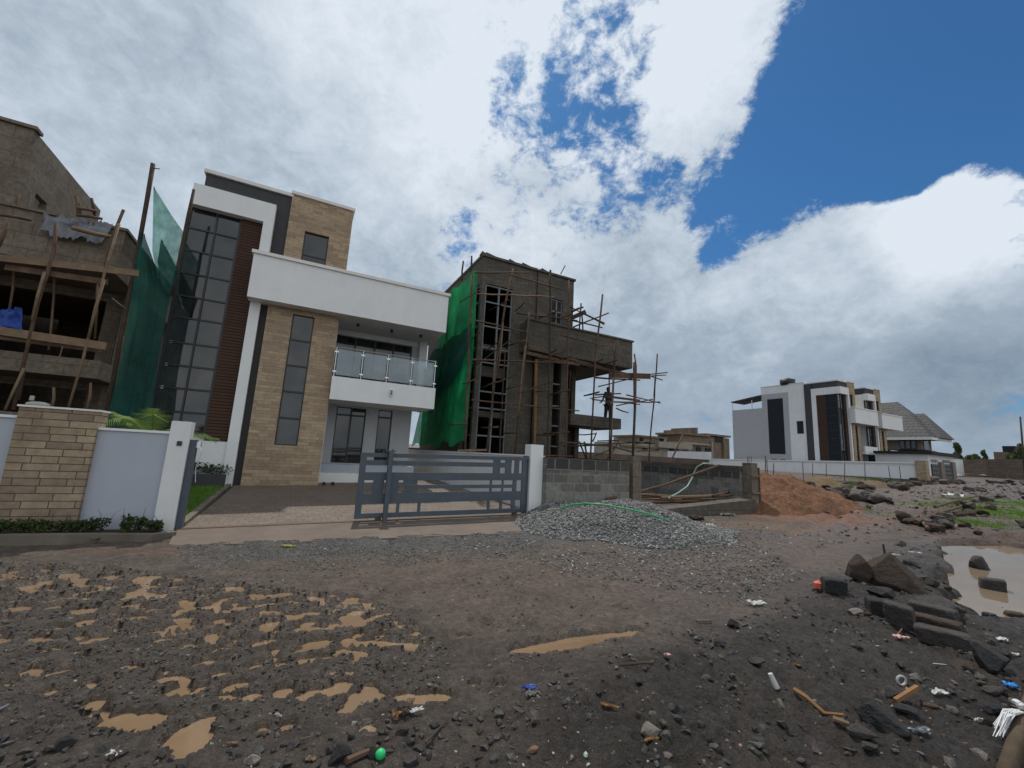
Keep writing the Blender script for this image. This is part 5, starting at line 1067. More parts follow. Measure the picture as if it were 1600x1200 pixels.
# rock scatter for the rubble bank: counted rocks sharing a few meshes
RM = []
for i in range(8):
    V, Fc = rock_mesh(200 + i, .6 if i % 4 == 0 else 0, 3, 13, .07); RM.append([np_mesh('rock', V, Fc, M[mm]) for mm in ('rubble', 'rock', 'rock_brown')])
def scatter_rocks(label, group, n, fn, size, seed, name='rock', mats=(0, 1, 2), flat=.65):
    r = random.Random(seed)
    for i in range(n):
        x, y = fn(r); s = size * r.uniform(.5, 1.5) * (1.5 if r.random() < .12 else 1); me = RM[r.randrange(8)][mats[r.randrange(len(mats))]]
        o = bpy.data.objects.new(name, me); COL.objects.link(o); o.scale = (s, s * r.uniform(.6, 1), s * flat * r.uniform(.7, 1.2)); o.rotation_euler = (r.uniform(-.35, .35), r.uniform(-.35, .35), r.uniform(0, 6.28))
        o.location = (x, y, hz(x, y) - .12 * s * flat); tag(o, label, 'rock', group)
def along(pts, jit):
    W_ = [gxy(*p) for p in pts]
    def f(r):
        i = r.randrange(len(W_) - 1); t = r.random(); a, b = W_[i], W_[i + 1]; return a[0] + (b[0] - a[0]) * t + r.gauss(0, jit), a[1] + (b[1] - a[1]) * t + r.gauss(0, jit)
    return f
scatter_rocks('dark rubble rock heaped between the orange sand and far white wall', 'rubble rocks behind the orange sand', 62, along([(1292, 752), (1310, 766), (1335, 780), (1340, 783)], .55), .38, 41)
scatter_rocks('grey rubble rock piled before the far white wall under the yellow sand', 'rubble rocks by the yellow sand', 55, along([(1350, 765), (1400, 760), (1440, 756), (1475, 752)], .9), .42, 42)
scatter_rocks('brown rock in the dug out bank with branches on the right', 'rocks in the right hand bank', 62, along([(1445, 832), (1480, 815), (1520, 795), (1570, 775), (1640, 762)], .40), .24, 43, mats=(0, 1, 2, 2))
scatter_rocks('small dark stone along the left shore of the silty puddle', 'stones on the puddle shore', 22, along([(1420, 880), (1460, 905), (1475, 925), (1500, 940), (1515, 950)], .16), .085, 44, mats=(1, 1, 0))
scatter_rocks('small dark stone strewn above the silty puddle', 'stones above the puddle', 22, along([(1450, 850), (1520, 845), (1600, 835), (1680, 830)], .35), .11, 45, mats=(1, 0, 2))
scatter_rocks('far brown rock strewn over the waste ground at the street end', 'rocks at the street end', 22, along([(1480, 765), (1560, 755), (1640, 760)], 2.2), .5, 48, mats=(0, 2))
# loose gravel and crumbs nobody could count
rs = np.random.RandomState(77); pos = []; siz = []; tin = []
def crumbs(n, fn, s0, s1, col, var=.5, mono=True):
    x, y = fn(n); z = height(x, y); s = s0 * (s1 / s0) ** (rs.rand(len(x)) ** 2.2); pos.append(np.stack([x, y, z + s * .15], 1)); siz.append(s)
    tin.append(np.clip(np.array(col) * np.exp(var * rs.randn(len(x), 1)) * (1 + .07 * rs.randn(len(x), 3)), .012, .75))
def in_region(poly, dens=None):
    Wp = [gxy(*p) for p in poly]; xs = [p[0] for p in Wp]; ys = [p[1] for p in Wp]
    def f(n):
        x = rs.uniform(min(xs), max(xs), n * 3); y = rs.uniform(min(ys), max(ys), n * 3); k = in_poly(x, y, Wp)
        if dens: k &= rs.rand(n * 3) < dens(x, y)
        return x[k][:n], y[k][:n]
    return f
def byd(p): return lambda x, y: np.clip((2.8 / np.hypot(x, y)) ** p, 0, 1)
BK = [(760, 1215), (840, 1090), (960, 1020), (1110, 985), (1200, 950), (1310, 890), (1420, 855), (1640, 830), (1900, 900), (1900, 1300), (1000, 1300)]
clump = lambda x, y: np.clip(.35 + 1.6 * fbm(x, y, 3, 1.7), .04, 1) * byd(1.0)(x, y)
crumbs(22000, in_region(BK, clump), .006, .045, (.042, .037, .034))
crumbs(420, in_region(BK, clump), .022, .055, (.034, .030, .028), .35)
crumbs(3000, in_region(BK, byd(1)), .004, .018, (.17, .16, .145), .5)
crumbs(500, in_region(BK, byd(1)), .012, .035, (.12, .07, .045), .5)
LF = [(-300, 870), (330, 880), (800, 900), (1100, 900), (1300, 880), (1100, 985), (840, 1090), (760, 1215), (-300, 1300)]
crumbs(9000, in_region(LF, clump), .005, .024, (.052, .046, .042))
crumbs(9000, in_region(PITPX), .004, .022, (.045, .040, .036), .4)
crumbs(500, in_region([(285, 828), (420, 822), (810, 812), (815, 838), (270, 856)]), .006, .02, (.09, .075, .06), .6)
crumbs(150, in_region([(-100, 1140), (60, 1160), (300, 1180), (640, 1130), (780, 1100), (800, 1210), (-100, 1240)]), .018, .045, (.036, .032, .03), .35)
crumbs(1200, in_region(LF, byd(1)), .004, .012, (.17, .155, .14))
GR = [(270, 862), (300, 850), (560, 846), (815, 836), (860, 862), (700, 880), (480, 895), (300, 890)]
crumbs(8000, in_region(GR, lambda x, y: np.clip(.6 + 1.2 * fbm(x, y, 3, 1.1), .05, 1)), .006, .017, (.085, .084, .083), .5)
crumbs(2500, in_region([(800, 870), (1180, 850), (1260, 900), (1180, 940), (900, 900)]), .010, .03, (.11, .105, .10), .5)
crumbs(3000, in_region([(1290, 800), (1420, 765), (1640, 750), (1800, 840), (1640, 840), (1480, 850), (1400, 880), (1300, 850)]), .03, .13, (.055, .044, .038), .45)
crumbs(3500, in_region([(1200, 850), (1420, 770), (1640, 750), (1800, 830), (1420, 860)]), .015, .07, (.07, .055, .047), .5)
PV, PF, PT = stones_mesh(np.concatenate(pos), np.concatenate(siz), np.concatenate(tin), rs); o = np_obj('loose_gravel', PV, PF, M['stones'], False, PT); tag(o, 'loose gravel and dark crumbs strewn over the muddy street', 'gravel', None, 'stuff')

# ------------------------------------------------------------------ litter and timber on the ground
def on_ground(px, py, up=0.0):
    x, y = gxy(px, py); return Vector((x, y, hz(x, y) + up))
def wmesh(name, mb, mat, label, cat, group=None, smooth=False):
    """world-axis mesh, origin at its first vertex"""
    o0 = mb.v[0]; me = bpy.data.meshes.new(name); me.from_pydata([(a - o0[0], b - o0[1], c - o0[2]) for a, b, c in mb.v], [], mb.f); me.materials.append(mat)
    if smooth: me.polygons.foreach_set('use_smooth', [True] * len(me.polygons))
    o = bpy.data.objects.new(name, me); COL.objects.link(o); o.location = o0; return tag(o, label, cat, group)
def stick(label, pts, r, mat, name='stick', cat='stick', up=.02):
    wmesh(name, MB().tube([on_ground(a, b, up) for a, b in pts], r, r * .7, 6, 0), M[mat], label, cat)
stick('long splintered orange stick lying at the bottom right', [(1243, 1121), (1262, 1132), (1290, 1148), (1322, 1163)], .016, 'wood_orange')
stick('pale stick at the bottom right beneath the orange one', [(1305, 1172), (1330, 1180)], .018, 'wood_pale')
stick('thick brown stick at the bottom, beside the green ball', [(540, 1199), (560, 1186), (590, 1172)], .020, 'wood')
stick('thin twig in the mud right of the rubbish clump', [(665, 1165), (700, 1125)], .007, 'wood_dark')
stick('pale grass stalk crossing the mud at the left bottom', [(460, 1163), (488, 1155)], .004, 'wood_pale')
stick('dark stick on the debris right of the middle puddle', [(968, 1062), (1000, 1066), (1020, 1068)], .012, 'wood_dark')
stick('thin cane leaning by the pink scrap', [(1414, 1003), (1452, 1022)], .008, 'wood_pale')
stick('curved pale stalk above the pink scrap', [(1412, 995), (1411, 1008), (1403, 1018)], .007, 'wood_pale')
stick('thin grey rod lying left of the big boulder', [(1460, 1064), (1500, 1064)], .005, 'steel', 'rod', 'rod')
stick('short brown stick right of the broken orange plank', [(1444, 1131), (1470, 1133)], .014, 'wood')
stick('pale pole fragment in the debris left of the clods', [(1088, 976), (1112, 974)], .014, 'wood_pale')
stick('black thin pole in front of the brown rocks, lying', [(1270, 932), (1330, 938)], .012, 'wood_dark')
stick('thick bare branch lying in the right bank', [(1432, 826), (1462, 812), (1490, 805), (1520, 795)], .06, 'wood', 'branch', 'branch', .14)
stick('curved forked root at the left end of the right bank', [(1452, 836), (1441, 822), (1440, 808), (1448, 800)], .04, 'wood', 'branch', 'branch', .12)
stick('long branch across the top of the right bank', [(1462, 806), (1500, 793), (1540, 781)], .05, 'wood', 'branch', 'branch', .22)
stick('straw coloured reed floating at the right edge of the puddle', [(1570, 910), (1600, 911)], .008, 'wood_pale', up=.04)
a = on_ground(1385, 880); wmesh('stake', MB().tube([a, a + Vector((-.01, .02, .26))], .022, .015, 6), M['wood_dark'], 'small black stake standing upright behind the brown rocks', 'stake')
def scrap(label, px, py, w, h, mat, name, cat, seed=0, up=.012, yaw=0, thick=.005):
    """a crumpled, slightly thick piece of sheet, w x h metres"""
    r = random.Random(seed); p = on_ground(px, py, up); n = 8; m = MB(); g = []
    for k in range(2):
        for i in range(n):
            for j in range(n):
                u, v = (i / (n - 1) - .5) * w, (j / (n - 1) - .5) * h; u *= 1 + .3 * math.sin(5 * v / h + seed); v *= 1 + .25 * math.sin(6 * u / w + 2 * seed); e = .34 * min(w, h)
                if k == 0: g.append((r.uniform(-.06, .06) * w, r.uniform(-.06, .06) * h, r.uniform(0, 1) * e))
                d = g[i * n + j]; q = Matrix.Rotation(yaw, 3, 'Z') @ Vector((u + d[0], v + d[1], d[2] - k * thick)); m.v.append(tuple(p + q))
    for i in range(n - 1):
        for j in range(n - 1):
            a = i * n + j; m.f.append((a, a + n, a + n + 1, a + 1)); b = a + n * n; m.f.append((b, b + 1, b + n + 1, b + n))
    ring = [i * n for i in range(n)] + [(n - 1) * n + j for j in range(1, n)] + [i * n + n - 1 for i in range(n - 2, -1, -1)] + [j for j in range(n - 2, 0, -1)]
    for a, b in zip(ring, ring[1:] + ring[:1]): m.f.append((a, b, b + n * n, a + n * n))
    return wmesh(name, m, M[mat], label, cat)
scrap('crumpled pink scrap in front of the stone blocks', 1410, 1024, .10, .05, 'plastic_pink', 'plastic_scrap', 'litter', 1, yaw=-.3)
scrap('bright blue crumpled scrap at the right edge', 1584, 1106, .07, .06, 'plastic_blue', 'plastic_scrap', 'litter', 2, .03)
scrap('torn white scrap right of the broken planks', 1470, 1112, .09, .06, 'plastic_white', 'paper_scrap', 'litter', 3)
scrap('small white scrap near the lower right corner', 1534, 1155, .07, .03, 'plastic_white', 'paper_scrap', 'litter', 4)
scrap('white scrap near the edge of the debris, right of the road', 1182, 949, .16, .10, 'plastic_white', 'paper_scrap', 'litter', 5, .02)
scrap('pale film scrap at the bottom edge right of centre', 1440, 1190, .13, .05, 'tarp_grey', 'plastic_scrap', 'litter', 6)
scrap('grey white scrap beside the big boulder', 1570, 1025, .08, .05, 'plastic_white', 'paper_scrap', 'litter', 7)
scrap('pale scrap near the right edge by the boulder', 1591, 1045, .04, .04, 'plastic_white', 'paper_scrap', 'litter', 8)
scrap('greyish torn scrap at the lower middle debris', 833, 1094, .09, .06, 'rock_grey', 'paper_scrap', 'litter', 9)
scrap('dark blue film scrap at the left end of the debris', 828, 1083, .10, .04, 'tarp_blue', 'plastic_scrap', 'litter', 10)
scrap('white torn wrapper in the rubbish clump', 650, 1114, .075, .03, 'plastic_white', 'plastic_scrap', 'litter', 11, .03, .4)
scrap('rusty orange wrapper at the left of the rubbish clump', 618, 1122, .05, .05, 'wood_orange', 'plastic_scrap', 'litter', 12, .03)
scrap('dark brown wrapper in the middle of the rubbish clump', 632, 1115, .08, .07, 'wood_dark', 'plastic_scrap', 'litter', 13, .02)
scrap('pale orange scrap on top of the rubbish clump', 641, 1107, .04, .04, 'wood_pale', 'paper_scrap', 'litter', 14, .05)
scrap('small tan carton at the bottom left of centre', 486, 1186, .045, .035, 'wood_pale', 'carton', 'litter', 15)
scrap('yellowish scrap in the mud at the left', 365, 1164, .05, .02, 'wood_pale', 'paper_scrap', 'litter', 16)
scrap('bright green plastic strip beside the kerb at the far left', 22, 850, .24, .05, 'plastic_green', 'plastic_scrap', 'litter', 17, .03)
scrap('small yellow flower scrap lying on the gravel before the driveway', 450, 856, .18, .05, 'flower', 'flower_scrap', 'litter', 33, .02)
scrap('white film scrap in the mud at the lower left', 178, 1182, .06, .03, 'plastic_white', 'plastic_scrap', 'litter', 18)
scrap('white foam board lying on the far muddy road', 1493, 779, .85, .5, 'plastic_white', 'foam_board', 'board', 19, .12, .3)
scrap('white debris heap at the foot of the far gate house', 1488, 748, 1.6, .6, 'plastic_white', 'foam_board', 'board', 20, .4)
scrap('long white scrap in front of the far brown wall', 1538, 745, 3.0, .5, 'plastic_white', 'foam_board', 'board', 21, .2, -.4)
scrap('pale slab lying before the low foundation wall', 1135, 806, .35, .2, 'rock_grey', 'slab', 'slab', 22)
scrap('pale chip beside the heap of crushed stone', 1108, 822, .22, .12, 'plastic_white', 'slab', 'slab', 24)
scrap('broken grey slab at the edge of the crushed stone heap', 1085, 812, .42, .3, 'rock', 'slab', 'slab', 25)
scrap('pinkish chip on the debris right of the middle puddle', 1043, 1053, .05, .03, 'plastic_pink', 'paper_scrap', 'litter', 26)
scrap('orange wood chip with pale end at lower centre', 953, 1134, .09, .025, 'wood_orange', 'wood_chip', 'wood', 27, yaw=-.3)
scrap('orange wood chip under the pale stone at the bottom', 1017, 1183, .08, .03, 'wood_orange', 'wood_chip', 'wood', 28, yaw=.3)
scrap('orange wood chip at the left of the lower right debris', 1247, 1058, .05, .02, 'wood_orange', 'wood_chip', 'wood', 29, yaw=-.6)
scrap('pale narrow chip standing in the debris past the puddle', 1077, 992, .03, .10, 'wood_pale', 'wood_chip', 'wood', 30)
scrap('pale bone like scrap behind the brown rocks', 1432, 872, .16, .05, 'plastic_white', 'paper_scrap', 'litter', 31, .06, -.4)
scrap('pale thin scrap behind the stake and brown rocks', 1395, 872, .18, .04, 'plastic_white', 'paper_scrap', 'litter', 32, .05, -.5)
a = on_ground(1281, 934, .01); m = MB().ball(a + Vector((0, 0, .06)), .075, 1, .8, .85, 7); wmesh('plastic_bag', m, M['plastic_red'], 'red plastic lump next to the black squarish stone', 'litter')
a = on_ground(594, 1184, .02); wmesh('ball', MB().ball(a, .029, 1, 1, .9, 12), M['plastic_green'], 'small bright green ball at the bottom edge', 'ball', smooth=True)
a = on_ground(1411, 1091, .03); m = MB(); pr_ = [a + Vector((.032 * math.cos(t * .4488), 0, .032 * math.sin(t * .4488))) for t in range(15)]; m.tube(pr_, .008, n=5); wmesh('pipe_ring', m, M['plastic_white'], 'pale ring of cut pipe above the broken planks', 'pipe')
a = on_ground(1215, 1105, .0); m = MB().tube([a + Vector((0, 0, 0)), a + Vector((-.03, .02, .085))], .022, .016, 10); wmesh('plastic_cup', m, M['plastic_white'], 'white plastic cup half buried in the lower debris', 'cup')
a = on_ground(12, 1103, .0); m = MB().tube([a, a + Vector((.02, -.07, .012))], .010, .010, 8); wmesh('plastic_tube', m, M['tarp_grey'], 'greyish tube scrap at the left edge', 'litter')
a, b = on_ground(1402, 1133, .04), on_ground(1438, 1122, .07); m = MB().plank(a, b, .028, .022); wmesh('plank', m, M['wood_orange'], 'broken orange plank end by the dome rock', 'wood')
a = on_ground(150, 848); m = MB(); q = random.Random(4)
for k in range(14):
    t = q.uniform(0, 6.28); d = Vector((math.cos(t), math.sin(t), 0)) * q.uniform(.08, .2); s_ = Vector((-math.sin(t), math.cos(t), 0)) * .02; c = a + Vector((0, 0, .03)); m.poly([c - s_, c + s_, c + d + Vector((0, 0, q.uniform(0, .07)))])
wmesh('leafy_sprig', m, M['grass'], 'torn green leafy sprig lying below the kerb', 'plant')
# corner log with frayed white rope
lg = [on_ground(1572, 1260, .03), on_ground(1604, 1180, .05), on_ground(1622, 1110, .05), on_ground(1645, 1040, .06)]
wmesh('log', MB().tube(lg, .040, .034, 10, .0), M['bark'], 'grey barked log at the bottom right corner', 'log', smooth=True)
m = MB(); q = random.Random(9); c0 = on_ground(1600, 1172, .09)
for k in range(40):
    e = on_ground(1572 + q.uniform(-14, 8), 1192 + q.uniform(-12, 14), .05); md = c0.lerp(e, .5) + Vector((q.uniform(-.02, .02), q.uniform(-.02, .02), .04)); m.tube([c0 + Vector((q.uniform(-.02, .02), q.uniform(-.02, .02), 0)), md, e], .004, .002, 4)
for k in range(4): m.tube([on_ground(1594 + 3 * k, 1160 + 3 * k, .12), on_ground(1606 + 3 * k, 1172 + 3 * k, .13)], .016, .016, 6)
wmesh('rope', m, M['rope'], 'frayed white rope end hanging off the log at the corner', 'rope')
# rubber shoes by the porch
for k, lab in ((0, 'dark shoe on the paving, left one of the pair by the sandstone wall'), (1, 'dark shoe on the paving, right one of the pair by the sandstone wall')):
    u = 1.12 + .28 * k; z = zg(u, 15.9) + .03; m = MB().hexa([(u - .05, 15.75, z), (u + .05, 15.75, z), (u + .05, 16.02, z), (u - .05, 16.02, z)], [(u - .04, 15.78, z + .05), (u + .04, 15.78, z + .05), (u + .04, 16.0, z + .10), (u - .04, 16.0, z + .10)])
    tag(m.build('shoe', M['cloth_dark'], None, (u, 15.9, z)), lab, 'shoe', 'pair of shoes by the porch')
a = at_v(60, 628, 15.0); scr = MB().ball((a[0], a[1], a[2] - .06), .10, 2.4, 1, .7, 10); tag(scr.build('cement_bag', M['plastic_white'], None, a), 'crumpled pale bag seen above the sandstone pier', 'bag')
a = at_v(50, 622, 15.2); tag(MB().tube([(a[0], a[1], a[2] - .06), (a[0], a[1], a[2] + .06)], .05, .045, 8).build('bottle', M['plastic_white'], None, a), 'white bottle standing beside the crumpled pale bag', 'bottle')
m = MB().hexa([(-6.5, 14.5, -1.5), (-4.9, 14.5, -1.5), (-4.9, 15.5, -1.5), (-6.5, 15.5, -1.5)], [(-6.4, 14.6, .42), (-5.0, 14.6, .34), (-5.0, 15.4, .38), (-6.4, 15.4, .40)]); tag(m.build('block_stack', M['block'], None, (-5.7, 15, -1.5)), 'stack of blocks carrying the pale bag behind the garden wall', 'block stack')

# ------------------------------------------------------------------ the worker on the balcony
def skin_obj(name, J, E, mat, parent, levels=2):
    me = bpy.data.meshes.new(name); me.from_pydata([j[:3] for j in J], E, []); o = bpy.data.objects.new(name, me); COL.objects.link(o); o.parent = parent
    sm = o.modifiers.new('skin', 'SKIN'); sm.use_smooth_shade = True; sk = me.skin_vertices[0].data if me.skin_vertices else None
    if sk is None: bm = bmesh.new(); bm.from_mesh(me); bm.verts.layers.skin.verify(); bm.to_mesh(me); bm.free(); sk = me.skin_vertices[0].data
    for i, j in enumerate(J): r = j[3]; sk[i].radius = (r, j[4] if len(j) > 4 else r); sk[i].use_root = (i == 0)
    sb = o.modifiers.new('sub', 'SUBSURF'); sb.levels = sb.render_levels = levels; me.materials.append(mat); return o
pz = at_v(950, 651, 16.3); ph = (at_v(953, 602, 16.3)[2] - 1.745)
t = thing('person', 'person in dark work clothes standing on the unfinished balcony, back to the street', 'person', pz[0], 16.3, 1.745)
k = 1.68 / 1.68
J = [(0, 0, .90, .135, .10), (0, .01, 1.10, .125, .09), (0, .0, 1.32, .155, .10), (0, 0, 1.44, .06, .06), (0, .02, 1.52, .055), (0, .03, 1.60, .085, .095), (0, .03, 1.68, .06),
     (.09, 0, .84, .085), (.11, -.02, .48, .06), (.11, .02, .08, .042), (.12, -.10, .04, .035), (-.09, 0, .84, .085), (-.12, .02, .48, .06), (-.13, .05, .08, .042), (-.14, -.07, .04, .035),
     (.17, 0, 1.40, .055), (.25, .03, 1.14, .043), (.20, .22, 1.02, .034), (.19, .28, 1.01, .030), (-.17, 0, 1.40, .055), (-.26, .02, 1.14, .043), (-.22, .20, 1.00, .034), (-.21, .26, .99, .030)]
E_ = [(0, 1), (1, 2), (2, 3), (3, 4), (4, 5), (5, 6), (0, 7), (7, 8), (8, 9), (9, 10), (0, 11), (11, 12), (12, 13), (13, 14), (2, 15), (15, 16), (16, 17), (17, 18), (2, 19), (19, 20), (20, 21), (21, 22)]
for sx, b, c in ((1, 18, (.19, .28, 1.01)), (-1, 22, (-.21, .26, .99))):
    for i in range(4):
        dx = (i - 1.5) * .016; L = (.062, .072, .068, .052)[i]; a0 = len(J); J += [(c[0] + dx, c[1] + .035, c[2], .009), (c[0] + dx, c[1] + .035 + L * .6, c[2] - .01, .008), (c[0] + dx, c[1] + .03 + L * .8, c[2] - .035, .007)]; E_ += [(b, a0), (a0, a0 + 1), (a0 + 1, a0 + 2)]
    a0 = len(J); J += [(c[0] - sx * .035, c[1] + .015, c[2] + .01, .010), (c[0] - sx * .045, c[1] + .05, c[2] + .0, .008)]; E_ += [(b, a0), (a0, a0 + 1)]
skin_obj('body', J, E_, M['skin'], t)
skin_obj('shirt', [(0, 0, .92, .155, .125), (0, .01, 1.10, .145, .11), (0, 0, 1.32, .175, .12), (0, 0, 1.43, .08, .075), (.17, 0, 1.40, .07), (.24, .025, 1.17, .058), (-.17, 0, 1.40, .07), (-.25, .015, 1.17, .058)], [(0, 1), (1, 2), (2, 3), (2, 4), (4, 5), (2, 6), (6, 7)], M['cloth_dark'], t)
skin_obj('trousers', [(0, 0, .90, .15, .12), (.09, 0, .82, .10), (.11, -.02, .48, .078), (.11, .02, .10, .06), (-.09, 0, .82, .10), (-.12, .02, .48, .078), (-.13, .05, .10, .06)], [(0, 1), (1, 2), (2, 3), (0, 4), (4, 5), (5, 6)], M['cloth_dark'], t)
skin_obj('hair', [(0, .015, 1.64, .088, .098), (0, .01, 1.70, .06)], [(0, 1)], M['hair'], t)
for c in list(t.children): pass
sc_ = max(.85, min(1.1, ph / 1.74)); t.scale = (sc_, sc_, sc_)

# ------------------------------------------------------------------ the far side of the waste ground
w = thing('compound_wall', 'long white boundary wall in front of the far white houses', 'wall', 46, 23, zg(46, 23))
m = MB(); vs = np.linspace(30.5, 16.35, 9)
B(46.0, 46.25, 16.35, 36, zg(46, 24) - 1.2, .80).build('wall', M['white'], w)
m = MB().hexa([(45.93, 16.3, 1.08), (46.32, 16.3, 1.08), (46.32, 36, .80), (45.93, 36, .80)], [(45.93, 16.3, 1.2), (46.32, 16.3, 1.2), (46.32, 36, .9), (45.93, 36, .9)]); m.build('coping', M['white'], w)
m = MB().hexa([(46.01, 16.35, .801), (46.24, 16.35, .801), (46.24, 36, .801), (46.01, 36, .801)], [(46.01, 16.35, 1.08), (46.24, 16.35, 1.08), (46.24, 36, .805), (46.01, 36, .805)]); m.build('upper_course', M['white_worn'], w)
B(45.9, 45.99, 16.4, 36, zg(46, 24) - 1.2, zg(46, 24) - .02).build('footing', M['concrete'], w)
pr = B(45.85, 46.4, 15.6, 16.3, zg(46, 16) - 1.0, 1.35).build('stone_pier', M['stone'], w)
w = thing('compound_wall', 'short white wall piece left of the far white house', 'wall', 49, 40, zg(49, 38)); B(46.5, 46.75, 36.2, 43, -1.5, 1.75).build('wall', M['white_worn'], w)
for i, (px, y0, y1, dx) in enumerate([(1194, 738, 712, 2), (1199, 738, 718, -1), (1206, 738, 724, 3), (1255, 742, 722, -1), (1268, 742, 724, 2), (1290, 744, 724, 1), (1318, 745, 722, 2), (1351, 745, 722, 0), (1392, 747, 728, -4), (1408, 747, 728, -3)]):
    a, b = at_v(px, y0, 14.5 if px > 1240 else 12.2), at_v(px + dx, y1, 14.5 if px > 1240 else 12.2); z = zg(a[0], a[1]); m = MB().tube([(a[0], a[1], min(z, a[2]) - .2), b], .022 if px < 1300 else .03, .02, 5); tag(m.build('rebar_rod', M['iron'], None, (a[0], a[1], z)), 'thin rusty rod standing before the far white wall', 'rod', 'rods in front of the far white wall')
# tiled roof house
def tiled_house():
    F0 = 74.0
    c = at_u(1455, 683, F0); l = at_u(1386, 684, F0); r_ = at_v(1486, 686, c[1]); zt = at_u(1392, 628, F0 + 5)[2]; ze = c[2]
    t = thing('tiled_house', 'taupe two storey house with a steep grey tiled roof behind the far white houses', 'house', F0 + 4, c[1] + 6, zg(F0, c[1]))
    vF, vB, uL, uR = c[1], l[1] + 3, F0, r_[0]
    vm = (vF + vB) / 2; um = uL + (uR - uL) * .55
    rp = at_u(1403, 628, um); rq = at_u(1382, 629, um); rz = rp[2]
    m = MB(); e = .0
    A, Bc, C_, D = (uL, vF, ze), (uR, vF, ze), (uR, vB, ze), (uL, vB, ze); R1, R2 = (um, rp[1], rz), (um, min(vB - 1, rq[1] + 2), rz)
    m.poly([A, Bc, R1]); m.poly([Bc, C_, R2, R1]); m.poly([C_, D, R2]); m.poly([D, A, R1, R2]); rf = m.build('roof', M['tiles'], t)
    u2 = um + .6; g0 = at_u(1444, 646, u2); g1 = at_u(1424, 647, u2); hw = min((g0[2] - ze) * .92, uR - u2); y0, y1 = g0[1] - hw, g1[1] + hw
    q = [(u2 - hw, y0, ze + .02), (u2 + hw, y0, ze + .02), (u2 + hw, y1, ze + .02), (u2 - hw, y1, ze + .02)]; k1, k2 = (u2, g0[1], g0[2]), (u2, g1[1], g1[2])
    MB().poly([q[0], q[1], k1]).poly([q[1], q[2], k2, k1]).poly([q[2], q[3], k2]).poly([q[3], q[0], k1, k2]).build('roof_gablet', M['tiles'], rf)
    fa = MB().box(uL - .05, uR + .05, vF - .05, vF + .1, ze - .32, ze - .002).box(uL - .05, uL + .1, vF + .1, vB, ze - .32, ze - .002); fa.build('fascia', M['cap'], t)
    B(uL + .1, uR - .1, vF + .1, vB, ze - .12, ze - .03).build('soffit', M['taupe'], t)
    wz = zg(F0, c[1]) - .5; B(uL + 1.5, uR - 1.5, vF + 1.6, vB - 1, wz, ze - .121).build('wall', M['taupe'], t)
    a, b = at_u(1405, 687, uL + 1.45), at_u(1433, 702, uL + 1.45); wn = B(uL + 1.42, uL + 1.49, b[1], a[1], b[2], a[2]).build('window', M['frame'], t)
    n = 3; dv = (a[1] - b[1]) / n
    for i in range(n): B(uL + 1.39, uL + 1.42, b[1] + dv * i + .1, b[1] + dv * (i + 1) - .1, b[2] + .12, a[2] - .12).build('pane', M['glass_black' if i != 1 else 'glass'], wn)
    B(uL + 2.2, uL + 3.6, vF + 1.53, vF + 1.59, b[2], a[2]).build('window', M['glass_black'], t)
    a = at_u(1390, 712, uL - 1.5); b2 = at_u(1455, 708, uL - 1.5)
    m = MB().hexa([(uL - 2, vF - 1, a[2] - .0), (uR, vF - 1, a[2] - .0), (uR, vB, a[2] - .0), (uL - 2, vB, a[2] - .0)], [(uL + 1.4, vF + 1.5, a[2] + 1.0), (uR - 1, vF + 1.5, a[2] + 1.0), (uR - 1, vB, a[2] + 1.0), (uL + 1.4, vB, a[2] + 1.0)]); m.build('lower_roof', M['far_dark'], t)
    B(uL - 1.9, uR, vF - .9, vB, wz, a[2] - .01).build('lower_wall', M['white'], t)
    return vF, uL, uR
tv, tu0, tu1 = tiled_house()
w = thing('garage_building', 'low white gatehouse with two dark patterned gates beyond the sandstone pier', 'gatehouse', 60, 19, zg(60, 19))
zz = zg(60, 19)
p0, p1, p2 = at_u(1443, 716, 48), at_u(1488, 714, 62), at_u(1490, 745, 62)
gv = 17.5
a, b = at_v(1450, 716, gv), at_v(1489, 714, gv)
B(a[0], b[0], gv, gv + 4, zg(a[0], gv) - 1, b[2]).build('wall', M['white_worn'], w); B(a[0] - .3, b[0] + .3, gv - .4, gv + 4, b[2] + .002, b[2] + .25).build('roof', M['far_dark'], w)
for x0, x1 in ((1454, 1464), (1472, 1483)):
    c, d = at_v(x0, 725, gv), at_v(x1, 725, gv); gt = B(c[0], d[0], gv - .08, gv - .004, zg(c[0], gv), c[2]).build('gate', M['frame'], w); m = MB()
    for i in range(4):
        for j in range(5): uu_ = c[0] + (d[0] - c[0]) * (i + .5) / 4; z_ = zg(c[0], gv) + .25 + j * .38; m.ball((uu_, gv - .09, z_), .16, (d[0] - c[0]) / 4 / .45, .15, 1, 8)
    m.build('scroll_pattern', M['tarp_grey'], gt)
for x in (1468, 1486): c = at_v(x, 722, gv); B(c[0] - .35, c[0] + .35, gv - .2, gv - .003, zg(c[0], gv) - .3, c[2]).build('pier', M['taupe'], w)
